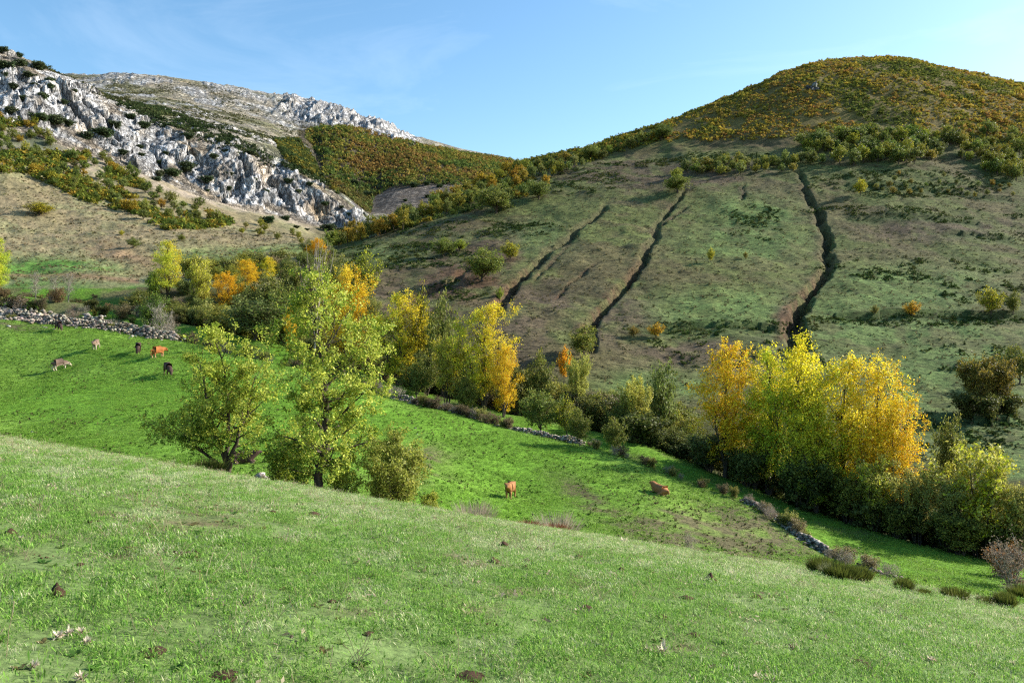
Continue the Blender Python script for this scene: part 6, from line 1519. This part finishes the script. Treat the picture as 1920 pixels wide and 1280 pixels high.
def rosette(seed):
    r = np.random.default_rng(seed); n = 11
    a = r.uniform(0, 6.283, n); el = r.uniform(0.15, 0.7, n); L = r.uniform(0.05, 0.12, n)
    d = np.stack([np.cos(a) * np.cos(el), np.sin(a) * np.cos(el), np.sin(el)], 1) * L[:, None]; sd = np.stack([-np.sin(a), np.cos(a), 0 * a], 1) * (L * 0.24)[:, None]
    V = np.stack([0 * d, d * 0.55 + sd, d * np.array([1, 1, 0.7]), d * 0.55 - sd], 1).reshape(-1, 3)
    c = np.array([[(0.10, 0.22, 0.03), (0.07, 0.16, 0.025), (0.17, 0.25, 0.06), (0.20, 0.17, 0.06)][seed % 4]]) * (1 + 0.2 * r.normal(size=(n, 1))).clip(0.5, 1.4)
    me = mesh_np('weed%d' % seed, V, np.arange(n * 4).reshape(-1, 4), np.repeat(c, 4, 0)); me.materials.append(M_GRASS); return me
def straw(seed):
    r = np.random.default_rng(seed); VV, QQ, o_ = [], [], 0
    for k in range(5):
        B = branch_path(r, (r.normal() * 0.05, r.normal() * 0.05, -0.01), np.array([r.normal() * 0.5, r.normal() * 0.5, 1.0]), r.uniform(0.10, 0.26), 4, -0.3, 0.12)
        V, Q = tube_np(B, np.array([0.0022, 0.002, 0.0018, 0.0016, 0.003]), 3); VV.append(V); QQ.append(Q + o_); o_ += len(V)
    V = np.concatenate(VV); me = mesh_np('straw%d' % seed, V, np.concatenate(QQ), np.tile(np.array([[0.52, 0.45, 0.28]]) * r.uniform(0.7, 1.2), (len(V), 1))); me.materials.append(M_GRASS); return me
def crumbs(seed):
    r = np.random.default_rng(seed); n = 9
    me = stones('crumb%d' % seed, np.concatenate([r.normal(size=(n, 2)) * 0.07, r.uniform(0.0, 0.03, (n, 1))], 1), r.uniform(0.006, 0.018, n), r, (0.13, 0.085, 0.05)); me.materials.append(M_SOIL); return me
C_W = proto_coll('weed_rosettes', [rosette(870 + i) for i in range(8)]); C_S = proto_coll('straw_stalks', [straw(880 + i) for i in range(5)]); C_C = proto_coll('soil_crumb_bits', [crumbs(890 + i) for i in range(4)])
wn = fbm(FX / 1.1, FY / 1.1, 361, 3)
scatter_sheet('meadow_weeds', FX, FY, FZ, vis * (0.8 + 9.0 * sstep(wn, 0.50, 0.66)), C_W, 0.35, 0.8, 21, 'broad-leaved weeds in the foreground turf', 'weeds')
scatter_sheet('straw', FX, FY, FZ, vis * (1.0 + 6.0 * sstep(fbm(FX / 2, FY / 2, 365, 3), 0.46, 0.62)) * (0.4 + 0.9 * drymap), C_S, 0.6, 1.3, 23, 'dry straw stalks standing in the foreground turf', 'straw')
scatter_sheet('soil_crumbs', FX, FY, FZ, vis * 3.0 * sstep(fs * 0.6 + fn * 0.4, 0.60, 0.68), C_C, 0.6, 1.4, 25, 'brown soil crumbs in worn spots of the foreground turf', 'soil')
scatter_sheet('dead_leaves', FX, FY, FZ, vis * (0.5 + 2.2 * sstep(fbm(FX / 1.7, FY / 1.7, 331, 3), 0.5, 0.68) * sstep(FY, 6, 18)), C_L, 0.5, 1.2, 9, 'dead pale leaves lying in the foreground grass', 'leaves')
sel = slice(None)
PM = ((REG == S_PAST) | ((REG == S_MEAD) & (YG < TY + 1) & (PXG > 420))) & (PXG > -80) & (PXG < 2000)
rc = np.where((YR > 40) & (YR < 134))[0]; cc_ = np.arange(0, NC, 5)
ix = np.ix_(cc_, rc)
scatter_sheet('pasture_grass', XG[ix], YG[ix], ZT[ix], (PM * np.clip(1 - 0.75 * poach, 0.1, 1) * (0.6 + 1.3 * sstep(n2, 0.35, 0.6)))[ix] * 2.2, C_P, 0.6, 1.5, 11, 'short bright grass tufts over the grazed pasture', 'grass')

tidy_labels()
